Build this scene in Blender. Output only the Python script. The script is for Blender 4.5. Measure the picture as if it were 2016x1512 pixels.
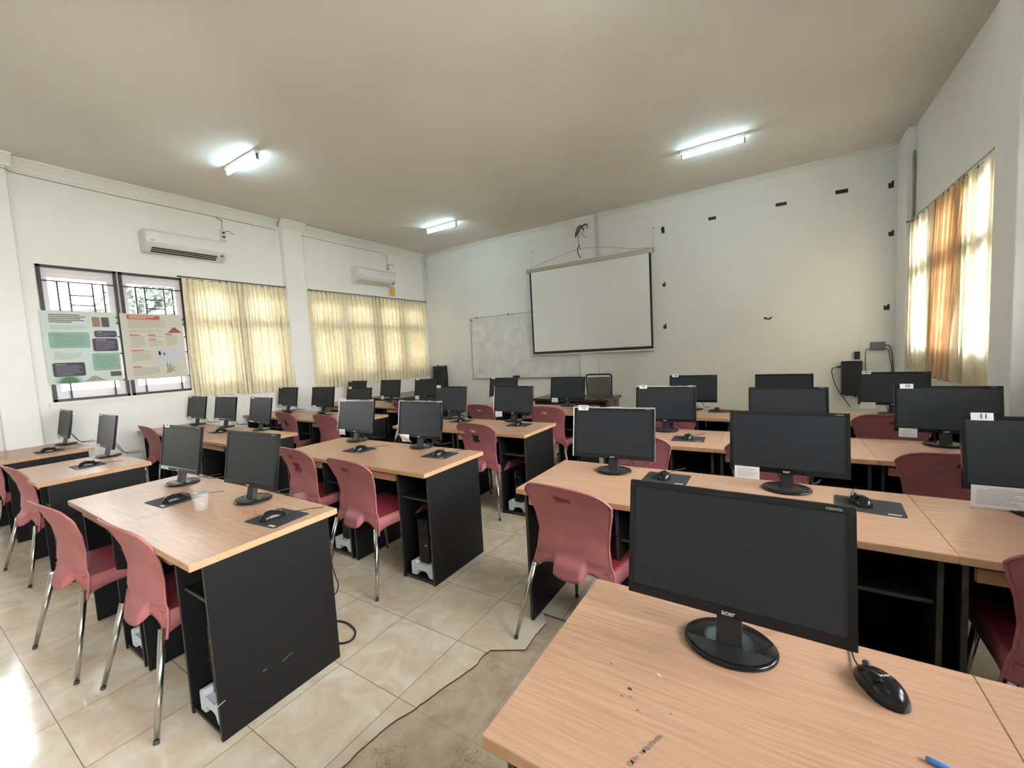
import bpy, bmesh, math, random
from mathutils import Vector, Matrix
PI = math.pi
random.seed(7)
scene = bpy.context.scene
C = scene.collection
for o in list(bpy.data.objects): bpy.data.objects.remove(o)

# ------------------------------------------------------------------ camera
CAM_H = 1.463
yaw, pitch, roll = 0.5672, -0.0761, -0.0548
fwd = Vector((-math.sin(yaw)*math.cos(pitch), math.cos(yaw)*math.cos(pitch), math.sin(pitch)))
rt = Vector((math.cos(yaw), math.sin(yaw), 0)); up = rt.cross(fwd)
cr, sr = math.cos(roll), math.sin(roll)
R_, U_ = cr*rt + sr*up, -sr*rt + cr*up
cam_d = bpy.data.cameras.new('camera'); cam = bpy.data.objects.new('camera', cam_d); C.objects.link(cam)
cam_d.sensor_width = 36; cam_d.lens = 816.0/2016*36; cam_d.clip_start = .02; cam_d.clip_end = 200
mw = Matrix((( R_.x, U_.x, -fwd.x, 0), (R_.y, U_.y, -fwd.y, 0), (R_.z, U_.z, -fwd.z, CAM_H), (0,0,0,1)))
cam.matrix_world = mw
scene.camera = cam
# ------------------------------------------------------------------ world, exposure
SKY = 15.0
w = bpy.data.worlds.new('sky'); scene.world = w; w.use_nodes = True
nt = w.node_tree; nt.nodes.clear()
bg = nt.nodes.new('ShaderNodeBackground'); wo = nt.nodes.new('ShaderNodeOutputWorld')
tc = nt.nodes.new('ShaderNodeTexCoord'); sp = nt.nodes.new('ShaderNodeSeparateXYZ'); rp = nt.nodes.new('ShaderNodeValToRGB')
nt.links.new(tc.outputs['Generated'], sp.inputs[0]); nt.links.new(sp.outputs['Z'], rp.inputs[0]); nt.links.new(rp.outputs[0], bg.inputs[0])
rp.color_ramp.elements[0].position = .0; rp.color_ramp.elements[0].color = (1,.935,.90,1)
rp.color_ramp.elements[1].position = .6; rp.color_ramp.elements[1].color = (1,.965,1,1)
bg.inputs[1].default_value = SKY; nt.links.new(bg.outputs[0], wo.inputs[0])
scene.view_settings.view_transform = 'Standard'; scene.view_settings.look = 'None'
scene.view_settings.gamma = 1; scene.view_settings.use_curve_mapping = False
scene.view_settings.exposure = 1.33
def portal(name, loc, rot, sx, sy):
    l = bpy.data.lights.new(name, 'AREA'); l.shape = 'RECTANGLE'; l.size = sx; l.size_y = sy
    l.cycles.is_portal = True
    o = bpy.data.objects.new(name, l); C.objects.link(o); o.location = loc; o.rotation_euler = rot
XL, XR, YF, YB, ZC = -6.68, 1.36, 7.05, -2.7, 3.75
LW = [(-.62, .72), (1.12, 3.78), (4.17, 6.95)]       # left wall openings (Y ranges)
RW = [(-2.3, -.1), (.35, 3.75), (4.28, 6.55)]
WZ0, WZ1 = 1.19, 2.69
for a, b in LW: portal('window_light', (XL-.16, (a+b)/2, (WZ0+WZ1)/2), (0, -PI/2, 0), WZ1-WZ0, b-a)
for a, b in RW: portal('window_light', (XR+.16, (a+b)/2, (WZ0+WZ1)/2), (0, PI/2, 0), WZ1-WZ0, b-a)

# ------------------------------------------------------------------ materials
def mat(name, col, rough=.5, metal=0, spec=.5, coat=0, var=0, scale=8, bump=0, trans=0, alpha=1, bscale=None):
    m = bpy.data.materials.new(name); m.use_nodes = True; n = m.node_tree; b = n.nodes['Principled BSDF']
    b.inputs['Base Color'].default_value = (*col, 1); b.inputs['Roughness'].default_value = rough
    b.inputs['Metallic'].default_value = metal; b.inputs['Specular IOR Level'].default_value = spec
    b.inputs['Coat Weight'].default_value = coat; b.inputs['Transmission Weight'].default_value = trans
    b.inputs['Alpha'].default_value = alpha
    if var or bump:
        t = n.nodes.new('ShaderNodeTexCoord'); z = n.nodes.new('ShaderNodeTexNoise')
        z.inputs['Scale'].default_value = scale; z.inputs['Detail'].default_value = 6
        n.links.new(t.outputs['Object'], z.inputs['Vector'])
        if var:
            r = n.nodes.new('ShaderNodeValToRGB'); r.color_ramp.elements[0].position = .3; r.color_ramp.elements[1].position = .7
            r.color_ramp.elements[0].color = (*[c*(1-var) for c in col], 1); r.color_ramp.elements[1].color = (*[min(1, c*(1+var)) for c in col], 1)
            n.links.new(z.outputs['Fac'], r.inputs[0]); n.links.new(r.outputs[0], b.inputs['Base Color'])
        if bump:
            z2 = n.nodes.new('ShaderNodeTexNoise'); z2.inputs['Scale'].default_value = bscale or scale*6
            n.links.new(t.outputs['Object'], z2.inputs['Vector'])
            bu = n.nodes.new('ShaderNodeBump'); bu.inputs['Strength'].default_value = bump; bu.inputs['Distance'].default_value = .01
            n.links.new(z2.outputs['Fac'], bu.inputs['Height']); n.links.new(bu.outputs[0], b.inputs['Normal'])
    return m
def N(n, t, **k):
    x = n.nodes.new(t)
    for a, v in k.items(): setattr(x, a, v)
    return x
def wall_mat():
    m = mat('painted_plaster', (.85,.835,.81), .75, var=.03, scale=1.3, bump=.05, bscale=90)
    return m
M_wall = wall_mat()
def ceil_mat():
    m = bpy.data.materials.new('ceiling_board'); m.use_nodes = True; n = m.node_tree; b = n.nodes['Principled BSDF']
    b.inputs['Roughness'].default_value = .85
    t = N(n,'ShaderNodeTexCoord'); z = N(n,'ShaderNodeTexNoise'); z.inputs['Scale'].default_value = .55; z.inputs['Detail'].default_value = 5
    n.links.new(t.outputs['Object'], z.inputs['Vector'])
    r = N(n,'ShaderNodeValToRGB'); e = r.color_ramp.elements
    e[0].position=.28; e[0].color=(.66,.615,.57,1); e[1].position=.6; e[1].color=(.76,.715,.665,1)
    n.links.new(z.outputs['Fac'], r.inputs[0]); n.links.new(r.outputs[0], b.inputs['Base Color'])
    return m
M_ceil = ceil_mat()
M_corn = mat('cornice_plaster', (.80,.79,.74), .7)
M_frame = mat('lilac_grey_paint', (.80,.76,.80), .5)
M_iron = mat('black_iron', (.028,.024,.022), .45)
M_black = mat('black_melamine', (.009,.0085,.009), .55, spec=.24, var=.1, scale=30)
M_edge = mat('worn_board_edge', (.055,.045,.04), .6, var=.3, scale=25)
def wood_mat(name, c1, c2, c3, rough=.32):
    m = bpy.data.materials.new(name); m.use_nodes = True; n = m.node_tree; b = n.nodes['Principled BSDF']
    b.inputs['Roughness'].default_value = rough; b.inputs['Specular IOR Level'].default_value = .5
    t = N(n,'ShaderNodeTexCoord'); oi = N(n,'ShaderNodeObjectInfo'); ad = N(n,'ShaderNodeVectorMath', operation='ADD')
    n.links.new(t.outputs['Object'], ad.inputs[0]); n.links.new(oi.outputs['Location'], ad.inputs[1])
    mp = N(n,'ShaderNodeMapping'); mp.inputs['Scale'].default_value = (5, 120, 120); n.links.new(ad.outputs[0], mp.inputs['Vector'])
    z = N(n,'ShaderNodeTexNoise'); z.inputs['Scale'].default_value = 1; z.inputs['Detail'].default_value = 5; z.inputs['Distortion'].default_value=.4; n.links.new(mp.outputs[0], z.inputs['Vector'])
    r = N(n,'ShaderNodeValToRGB'); e = r.color_ramp.elements; e[0].position=.32; e[0].color=(*c1,1); e[1].position=.62; e[1].color=(*c2,1)
    n.links.new(z.outputs['Fac'], r.inputs[0])
    z2 = N(n,'ShaderNodeTexNoise'); z2.inputs['Scale'].default_value=2.2; z2.inputs['Detail'].default_value=3; n.links.new(ad.outputs[0], z2.inputs['Vector'])
    mx = N(n,'ShaderNodeMix', data_type='RGBA'); mx.inputs['B'].default_value=(*c3,1)
    mr = N(n,'ShaderNodeMapRange'); mr.inputs['From Min'].default_value=.4; mr.inputs['From Max'].default_value=.75; mr.inputs['To Max'].default_value=.6
    n.links.new(z2.outputs['Fac'], mr.inputs['Value']); n.links.new(mr.outputs[0], mx.inputs['Factor']); n.links.new(r.outputs[0], mx.inputs['A'])
    n.links.new(mx.outputs['Result'], b.inputs['Base Color'])
    r2 = N(n,'ShaderNodeMapRange'); r2.inputs['To Min'].default_value=rough-.06; r2.inputs['To Max'].default_value=rough+.12
    n.links.new(z2.outputs['Fac'], r2.inputs['Value']); n.links.new(r2.outputs[0], b.inputs['Roughness'])
    return m
M_wood = wood_mat('beech_laminate', (.455,.255,.158), (.575,.35,.225), (.52,.29,.19))
M_wedge = mat('beech_edge_band', (.55,.31,.165), .4, var=.08, scale=20)
M_dark = wood_mat('dark_walnut_laminate', (.05,.028,.022), (.085,.05,.04), (.06,.035,.03), .25)
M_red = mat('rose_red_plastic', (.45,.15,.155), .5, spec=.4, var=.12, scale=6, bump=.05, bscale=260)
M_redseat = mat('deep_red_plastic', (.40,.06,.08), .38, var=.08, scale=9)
M_redmark = mat('dark_red_residue', (.26,.03,.035), .5)
M_scr = mat('pale_scuff', (.62,.42,.32), .6)
M_chrome = mat('chrome', (.55,.54,.50), .22, metal=1)
M_cap = mat('grey_rubber', (.06,.06,.06), .6)
M_bezel = mat('gloss_black_plastic', (.008,.008,.009), .2, spec=.36)
M_matte = mat('matte_black_plastic', (.016,.016,.017), .45)
M_screen = mat('dark_lcd_panel', (.015,.018,.024), .46, spec=.42)
M_silver = mat('silver_print', (.55,.55,.55), .4)
M_paper = mat('white_paper', (.80,.80,.83), .7)
M_ink = mat('black_ink', (.03,.03,.035), .6)
M_greyink = mat('grey_print', (.42,.41,.44), .7)
M_tape = mat('black_cloth_tape', (.012,.012,.013), .55)
M_pad = mat('charcoal_mouse_mat', (.030,.030,.036), .75, bump=.1, bscale=600)
M_cable = mat('black_cable', (.012,.012,.012), .5)
M_styro = mat('white_foam', (.72,.74,.78), .85, bump=.2, bscale=200)
M_ac = mat('ivory_plastic', (.74,.73,.67), .4)
M_acdark = mat('dark_vent', (.03,.028,.028), .5)
M_white = mat('white_plastic', (.75,.75,.72), .4)
M_film = mat('clear_film', (.75,.8,.82), .2, alpha=.55)
M_screenfab = mat('matte_white_screen', (.88,.88,.86), .8)
M_brown = mat('cream_metal_case', (.56,.53,.44), .45)
def wb_mat():
    m = mat('smudged_whiteboard', (.76,.76,.75), .28, var=.12, scale=4.5); return m
M_wb = wb_mat()
def floor_mat(name, grout, tile=True):
    m = bpy.data.materials.new(name); m.use_nodes = True; n = m.node_tree; b = n.nodes['Principled BSDF']
    t = N(n,'ShaderNodeTexCoord'); s = N(n,'ShaderNodeSeparateXYZ'); n.links.new(t.outputs['Object'], s.inputs[0])
    T = .4017
    def cell(out, off):
        a = N(n,'ShaderNodeMath', operation='ADD'); a.inputs[1].default_value = off; n.links.new(out, a.inputs[0])
        d = N(n,'ShaderNodeMath', operation='DIVIDE'); d.inputs[1].default_value = T; n.links.new(a.outputs[0], d.inputs[0])
        f = N(n,'ShaderNodeMath', operation='FRACT'); n.links.new(d.outputs[0], f.inputs[0])
        g = N(n,'ShaderNodeMath', operation='SUBTRACT'); g.inputs[1].default_value = .5; n.links.new(f.outputs[0], g.inputs[0])
        h = N(n,'ShaderNodeMath', operation='ABSOLUTE'); n.links.new(g.outputs[0], h.inputs[0])
        fl = N(n,'ShaderNodeMath', operation='FLOOR'); n.links.new(d.outputs[0], fl.inputs[0])
        return h, fl
    hx, fx = cell(s.outputs['X'], 1.386+20*T); hy, fy = cell(s.outputs['Y'], -1.121+20*T)
    mxx = N(n,'ShaderNodeMath', operation='MAXIMUM'); n.links.new(hx.outputs[0], mxx.inputs[0]); n.links.new(hy.outputs[0], mxx.inputs[1])
    gt = N(n,'ShaderNodeMapRange'); gt.inputs['From Min'].default_value=.4945; gt.inputs['From Max'].default_value=.4975; n.links.new(mxx.outputs[0], gt.inputs['Value'])
    cb = N(n,'ShaderNodeCombineXYZ'); n.links.new(fx.outputs[0], cb.inputs[0]); n.links.new(fy.outputs[0], cb.inputs[1])
    wn = N(n,'ShaderNodeTexWhiteNoise'); n.links.new(cb.outputs[0], wn.inputs['Vector'])
    sc = N(n,'ShaderNodeVectorMath', operation='SCALE'); sc.inputs['Scale'].default_value = 7; n.links.new(wn.outputs['Color'], sc.inputs[0])
    ad = N(n,'ShaderNodeVectorMath', operation='ADD'); n.links.new(sc.outputs[0], ad.inputs[0]); n.links.new(t.outputs['Object'], ad.inputs[1])
    z = N(n,'ShaderNodeTexNoise'); z.inputs['Scale'].default_value = 5.5 if tile else 9; z.inputs['Detail'].default_value=8; z.inputs['Roughness'].default_value=.62; z.inputs['Distortion'].default_value=.8 if tile else 0
    n.links.new((ad if tile else t).outputs[0 if tile else 'Object'], z.inputs['Vector'])
    r = N(n,'ShaderNodeValToRGB'); e = r.color_ramp.elements
    if tile:
        e[0].position=.25; e[0].color=(.66,.47,.29,1); e[1].position=.72; e[1].color=(.86,.79,.68,1)
        k = r.color_ramp.elements.new(.46); k.color=(.74,.61,.455,1)
    else:
        e[0].position=.3; e[0].color=(.42,.31,.21,1); e[1].position=.6; e[1].color=(.60,.49,.36,1)
    n.links.new(z.outputs['Fac'], r.inputs[0])
    hs = N(n,'ShaderNodeHueSaturation'); mr = N(n,'ShaderNodeMapRange'); mr.inputs['To Min'].default_value=.93; mr.inputs['To Max'].default_value=1.05
    n.links.new(wn.outputs['Value'], mr.inputs['Value'])
    if tile: n.links.new(mr.outputs[0], hs.inputs['Value'])
    n.links.new(r.outputs[0], hs.inputs['Color'])
    mx = N(n,'ShaderNodeMix', data_type='RGBA'); mx.inputs['B'].default_value=(*grout,1)
    if tile: n.links.new(gt.outputs[0], mx.inputs['Factor'])
    else:
        m2 = N(n,'ShaderNodeMath', operation='MULTIPLY'); m2.inputs[1].default_value=.45; n.links.new(gt.outputs[0], m2.inputs[0]); n.links.new(m2.outputs[0], mx.inputs['Factor'])
    n.links.new(hs.outputs[0], mx.inputs['A'])
    last = mx.outputs['Result']
    if not tile:
        z3 = N(n,'ShaderNodeTexNoise'); z3.inputs['Scale'].default_value=160; z3.inputs['Detail'].default_value=2; n.links.new(t.outputs['Object'], z3.inputs['Vector'])
        z4 = N(n,'ShaderNodeTexNoise'); z4.inputs['Scale'].default_value=7; n.links.new(t.outputs['Object'], z4.inputs['Vector'])
        ml = N(n,'ShaderNodeMath', operation='MULTIPLY'); n.links.new(z3.outputs['Fac'], ml.inputs[0]); n.links.new(z4.outputs['Fac'], ml.inputs[1])
        mr3 = N(n,'ShaderNodeMapRange'); mr3.inputs['From Min'].default_value=.33; mr3.inputs['From Max'].default_value=.40; mr3.inputs['To Max'].default_value=.4; n.links.new(ml.outputs[0], mr3.inputs['Value'])
        m3 = N(n,'ShaderNodeMix', data_type='RGBA'); m3.inputs['B'].default_value=(.16,.10,.06,1); n.links.new(mr3.outputs[0], m3.inputs['Factor']); n.links.new(last, m3.inputs['A']); last = m3.outputs['Result']
    n.links.new(last, b.inputs['Base Color'])
    if tile:
        rr = N(n,'ShaderNodeMapRange'); rr.inputs['To Min'].default_value=.06; rr.inputs['To Max'].default_value=.16; n.links.new(z.outputs['Fac'], rr.inputs['Value']); n.links.new(rr.outputs[0], b.inputs['Roughness'])
    else:
        b.inputs['Roughness'].default_value=.8
        bu = N(n,'ShaderNodeBump'); bu.inputs['Strength'].default_value=.4; bu.inputs['Distance'].default_value=.01; n.links.new(z.outputs['Fac'], bu.inputs['Height']); n.links.new(bu.outputs[0], b.inputs['Normal'])
    return m
M_tile = floor_mat('beige_floor_tile', (.23,.18,.12))
M_cement = floor_mat('bare_cement', (.25,.18,.12), False)
M_terra = mat('broken_tile_edge', (.16,.045,.025), .85, var=.3, scale=40)
def cloth(name, col, tr=.5, rough=.9):
    m = bpy.data.materials.new(name); m.use_nodes = True; n = m.node_tree; n.nodes.clear()
    o = N(n,'ShaderNodeOutputMaterial'); d = N(n,'ShaderNodeBsdfDiffuse'); t = N(n,'ShaderNodeBsdfTranslucent'); x = N(n,'ShaderNodeMixShader')
    tcn = N(n,'ShaderNodeTexCoord'); z = N(n,'ShaderNodeTexNoise'); z.inputs['Scale'].default_value=14; z.inputs['Detail'].default_value=4; n.links.new(tcn.outputs['Object'], z.inputs['Vector'])
    r = N(n,'ShaderNodeValToRGB'); e=r.color_ramp.elements; e[0].position=.35; e[0].color=(*[c*.9 for c in col],1); e[1].position=.65; e[1].color=(*col,1); n.links.new(z.outputs['Fac'], r.inputs[0])
    n.links.new(r.outputs[0], d.inputs[0]); n.links.new(r.outputs[0], t.inputs[0]); x.inputs[0].default_value = tr
    n.links.new(d.outputs[0], x.inputs[1]); n.links.new(t.outputs[0], x.inputs[2]); n.links.new(x.outputs[0], o.inputs[0])
    return m
M_curt = cloth('cream_curtain_cloth', (.90,.80,.58), .16)
M_backlit = cloth('backlit_ochre_cloth', (.94,.87,.70), .72)  # same ochre fabric, daylight behind it painted in as a paler colour
M_orange = cloth('ochre_curtain_cloth', (.84,.57,.34), .22)
def emis(name, col, s):
    m = bpy.data.materials.new(name); m.use_nodes = True; n = m.node_tree; b = n.nodes['Principled BSDF']
    b.inputs['Base Color'].default_value=(.9,.9,.9,1); b.inputs['Emission Color'].default_value=(*col,1); b.inputs['Emission Strength'].default_value=s
    return m
M_tube = emis('lit_fluorescent_tube', (.60,.90,1.0), 20)
M_glass = mat('window_glass', (1,1,1), 0, trans=1)
def glass_mat():
    m = bpy.data.materials.new('window_glass'); m.use_nodes=True; n=m.node_tree; n.nodes.clear()
    o=N(n,'ShaderNodeOutputMaterial'); t=N(n,'ShaderNodeBsdfTransparent'); g=N(n,'ShaderNodeBsdfGlossy'); g.inputs['Roughness'].default_value=.02
    t.inputs[0].default_value=(.93,.97,.97,1)
    f=N(n,'ShaderNodeFresnel'); f.inputs[0].default_value=1.5; x=N(n,'ShaderNodeMixShader')
    n.links.new(f.outputs[0],x.inputs[0]); n.links.new(t.outputs[0],x.inputs[1]); n.links.new(g.outputs[0],x.inputs[2]); n.links.new(x.outputs[0],o.inputs[0]); return m
M_glass = glass_mat()
M_mesh = mat('black_mesh_fabric', (.04,.04,.045), .8, alpha=.85)
M_wire = mat('grey_wire', (.34,.32,.29), .6)
M_leaf = mat('garden_leaves', (.045,.062,.05), .6, var=.4, scale=3)
M_grass = mat('garden_grass', (.38,.36,.28), .9, var=.3, scale=2)
M_bark = mat('tree_bark', (.22,.17,.12), .9)

# ------------------------------------------------------------------ mesh helpers
class MB:
    def __init__(s): s.bm = bmesh.new(); s.ms = []
    def mi(s, m):
        if m not in s.ms: s.ms.append(m)
        return s.ms.index(m)
    def box(s, x0, x1, y0, y1, z0, z1, m=None, bev=0, seg=1):
        g = bmesh.ops.create_cube(s.bm, size=1); vs = g['verts']
        for v in vs: v.co = Vector((x0+(v.co.x+.5)*(x1-x0), y0+(v.co.y+.5)*(y1-y0), z0+(v.co.z+.5)*(z1-z0)))
        fs = list({f for v in vs for f in v.link_faces})
        if m is not None:
            i = s.mi(m)
            for f in fs: f.material_index = i
        if bev:
            es = list({e for v in vs for e in v.link_edges})
            bmesh.ops.bevel(s.bm, geom=es, offset=bev, segments=seg, profile=.5, affect='EDGES')
        return s
    def poly(s, pts, m=None):
        f = s.bm.faces.new([s.bm.verts.new(p) for p in pts])
        if m is not None: f.material_index = s.mi(m)
        return f
    def prism(s, pts, d, m=None):      # pts: planar outline, d: extrusion vector
        a = [s.bm.verts.new(p) for p in pts]; b = [s.bm.verts.new(Vector(p)+Vector(d)) for p in pts]
        i = s.mi(m) if m is not None else 0; n = len(pts)
        fs = [s.bm.faces.new(a), s.bm.faces.new(b[::-1])] + [s.bm.faces.new((a[k], b[k], b[(k+1)%n], a[(k+1)%n])) for k in range(n)]
        for f in fs: f.material_index = i
        return s
    def tube(s, pts, r, m=None, seg=8, caps=True):
        pts = [Vector(p) for p in pts]; rs = r if isinstance(r, (list, tuple)) else [r]*len(pts)
        i = s.mi(m) if m is not None else 0; rings = []
        prev = None
        for k, p in enumerate(pts):
            d = (pts[min(k+1, len(pts)-1)] - pts[max(k-1, 0)]).normalized()
            if prev is None:
                n1 = d.orthogonal().normalized()
            else:
                n1 = (prev - d*prev.dot(d)).normalized()
            prev = n1; n2 = d.cross(n1)
            rings.append([s.bm.verts.new(p + rs[k]*(math.cos(2*PI*j/seg)*n1 + math.sin(2*PI*j/seg)*n2)) for j in range(seg)])
        for a, b in zip(rings, rings[1:]):
            for j in range(seg):
                f = s.bm.faces.new((a[j], a[(j+1)%seg], b[(j+1)%seg], b[j])); f.material_index = i; f.smooth = True
        if caps:
            for q in (rings[0][::-1], rings[-1]):
                f = s.bm.faces.new(q); f.material_index = i
        return s
    def grid(s, fn, nu, nv, m=None, smooth=True, closed=False):
        i = s.mi(m) if m is not None else 0
        V = [[s.bm.verts.new(fn(a/(nu), b/nv)) for b in range(nv+1)] for a in range(nu+(0 if closed else 1))]
        L = len(V)
        for a in range(nu):
            for b in range(nv):
                q = (V[a][b], V[(a+1)%L][b], V[(a+1)%L][b+1], V[a][b+1])
                f = s.bm.faces.new(q); f.material_index = i; f.smooth = smooth
        return V
    def lathe(s, prof, m=None, seg=24, ax=1, ay=1, cx=0, cy=0):
        i = s.mi(m) if m is not None else 0
        R = [[s.bm.verts.new((cx+r*ax*math.cos(2*PI*j/seg), cy+r*ay*math.sin(2*PI*j/seg), z)) for j in range(seg)] for r, z in prof]
        for a, b in zip(R, R[1:]):
            for j in range(seg):
                f = s.bm.faces.new((a[j], a[(j+1)%seg], b[(j+1)%seg], b[j])); f.material_index = i; f.smooth = True
        for q in (R[0][::-1], R[-1]):
            if prof[0][0] > 1e-6:
                f = s.bm.faces.new(q); f.material_index = i
        return s
    def build(s, name, m=None, parent=None, recalc=True):
        if recalc: bmesh.ops.recalc_face_normals(s.bm, faces=s.bm.faces)
        me = bpy.data.meshes.new(name); s.bm.to_mesh(me); s.bm.free()
        for x in (s.ms or [m]): me.materials.append(x)
        o = bpy.data.objects.new(name, me); C.objects.link(o)
        if parent: o.parent = parent
        return o
def tag(o, label=None, cat=None, group=None, kind=None):
    if label: o['label'] = label
    if cat: o['category'] = cat
    if group: o['group'] = group
    if kind: o['kind'] = kind
    return o
def empty(name, loc=(0,0,0), rz=0):
    o = bpy.data.objects.new(name, None); C.objects.link(o); o.location = loc; o.rotation_euler = (0,0,rz); o.empty_display_size = .1
    return o
def struct(o): o['kind'] = 'structure'; return o
def kids(o): return [c for c in bpy.data.objects if c.parent == o]
def copy_tree(o, kmap, parent=None):
    c = o.copy(); C.objects.link(c)
    if parent: c.parent = parent
    for ch in kmap.get(o, []): copy_tree(ch, kmap, c)
    return c
def kidmap(root):
    km = {}; st = [root]
    while st:
        x = st.pop(); km[x] = kids(x); st += km[x]
    return km
def smooth_curve(pts, n=6):
    pts = [Vector(p) for p in pts]; out = []
    P = [pts[0]] + pts + [pts[-1]]
    for i in range(1, len(P)-2):
        for k in range(n):
            t = k/n; a, b, c, d = P[i-1], P[i], P[i+1], P[i+2]
            out.append(.5*((2*b)+(-a+c)*t+(2*a-5*b+4*c-d)*t*t+(-a+3*b-3*c+d)*t**3))
    out.append(pts[-1]); return out
_tc = {}
def text_obj(name, txt, size, m, parent, M, bold=0.0, ext=.0002, align='CENTER'):
    key = (txt, size, m.name, bold, align)
    if key not in _tc:
        cu = bpy.data.curves.new('t', 'FONT'); cu.body = txt; cu.size = size; cu.align_x = align; cu.align_y = 'CENTER'; cu.extrude = ext; cu.offset = bold
        cu.resolution_u = 2
        ob = bpy.data.objects.new('t', cu); C.objects.link(ob)
        dg = bpy.context.evaluated_depsgraph_get(); me = bpy.data.meshes.new_from_object(ob.evaluated_get(dg))
        bpy.data.objects.remove(ob); bpy.data.curves.remove(cu); me.materials.clear(); me.materials.append(m); me.name = name; _tc[key] = me
    o = bpy.data.objects.new(name, _tc[key]); C.objects.link(o); o.parent = parent; o.matrix_local = M
    return o
def frame_mat(origin, xd, yd):   # text plane: local x -> xd, local y -> yd
    x = Vector(xd).normalized(); y = Vector(yd).normalized(); z = x.cross(y)
    return Matrix(((x.x,y.x,z.x,origin[0]),(x.y,y.y,z.y,origin[1]),(x.z,y.z,z.z,origin[2]),(0,0,0,1)))

# ================================================================== ROOM
crack = [(-1.36,YB),(-1.345,.6),(-1.331,.803),(-1.329,.9),(-1.317,1.009),(-1.279,1.119),(-1.266,1.18),(-1.224,1.343),(-1.202,1.446),(-1.208,1.513),(-1.201,1.547),(-1.047,1.633),(-1.055,1.75),(-1.049,1.861),(-1.1,1.925),(XR,1.925)]
cr2 = []
for i,(a,b) in enumerate(zip(crack, crack[1:])):
    cr2.append(a)
    if 1 <= i <= 9:
        for k in (1,2):
            t=k/3; cr2.append((a[0]+(b[0]-a[0])*t+random.uniform(-.004,.004), a[1]+(b[1]-a[1])*t))
cr2.append(crack[-1])
mb = MB()
outline = cr2 + [(XR,YF),(XL,YF),(XL,YB)]
mb.mi(M_tile); mb.mi(M_terra)
top = [mb.bm.verts.new((x,y,0)) for x,y in outline]; bot = [mb.bm.verts.new((x,y,-.008)) for x,y in outline]
f = mb.bm.faces.new(top); f.material_index = 0
n_ = len(outline)
for k in range(n_):
    f = mb.bm.faces.new((top[k], bot[k], bot[(k+1)%n_], top[(k+1)%n_])); f.material_index = 1
mb.bm.normal_update(); bmesh.ops.triangulate(mb.bm, faces=[x for x in mb.bm.faces if len(x.verts) > 4])
fl = struct(mb.build('floor', M_tile))
mb = MB(); mb.box(XL-.2, XR+.2, YB-.2, YF+.2, -.15, -.0085, M_cement); struct(mb.build('floor_cement', M_cement))
mb = MB()
mb.box(XL-.2, XR+.2, YB-.2, YF+.2, ZC, ZC+.12, M_ceil); struct(mb.build('ceiling', M_ceil))
# hairline ceiling board joint
def wall_side(name, x0, x1, openings):
    mb = MB(); ys = YB-.2
    for a, b in openings:
        mb.box(x0, x1, ys, a, 0-.1, ZC, M_wall); mb.box(x0, x1, a, b, -.1, WZ0, M_wall); mb.box(x0, x1, a, b, WZ1, ZC, M_wall); ys = b
    mb.box(x0, x1, ys, YF+.2, -.1, ZC, M_wall)
    return struct(mb.build(name, M_wall))
wall_side('wall_left', XL-.18, XL, LW); wall_side('wall_right', XR, XR+.18, RW)
mb = MB(); mb.box(XL, XR, YF, YF+.18, -.1, ZC, M_wall); struct(mb.build('wall_front', M_wall))
mb = MB(); mb.box(XL, XR, YB-.18, YB, -.1, ZC, M_wall); struct(mb.build('wall_back', M_wall))
# piers
def pier(n, x0, x1, y0, y1, z1=ZC):
    mb = MB(); mb.box(x0, x1, y0, y1, 0, z1, M_wall, bev=.004); return struct(mb.build(n, M_wall))
pier('trim_1', XL, XL+.10, 3.80, 4.13); pier('trim_2', XL, XL+.09, .74, 1.0)
pier('trim_3', XL, XL+.05, 6.97, YF); pier('trim_4', -2.965, -2.605, YF-.055, YF)
pier('trim_5', 1.25, XR, 3.87, 4.20); pier('trim_6', 1.285, XR, 6.60, YF)
# cornices (stepped profile extruded)
def cornice(n, p0, p1, out, h=.12, d=.09):
    prof = [(0,-h),(.012,-h),(.018,-h*.72),(.045,-h*.45),(d*.8,-h*.22),(d,-h*.15),(d,0),(0,0)]
    mb = MB(); a = [(p0[0]+out[0]*u, p0[1]+out[1]*u, ZC+v) for u, v in prof]
    mb.prism(a, (p1[0]-p0[0], p1[1]-p0[1], 0), M_corn); return struct(mb.build(n, M_corn))
cornice('trim_7', (XL,YB), (XL,3.76), (1,0)); cornice('trim_8', (XL+.10,3.76), (XL+.10,4.17), (1,0)); cornice('trim_9', (XL,4.17), (XL,YF), (1,0))
cornice('trim_10', (XL+.09,.70), (XL+.09,1.04), (1,0)); cornice('trim_11', (XL,YF), (-2.965,YF), (0,-1), .07, .05); cornice('trim_12', (-2.605,YF), (XR,YF), (0,-1), .07, .05)
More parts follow.
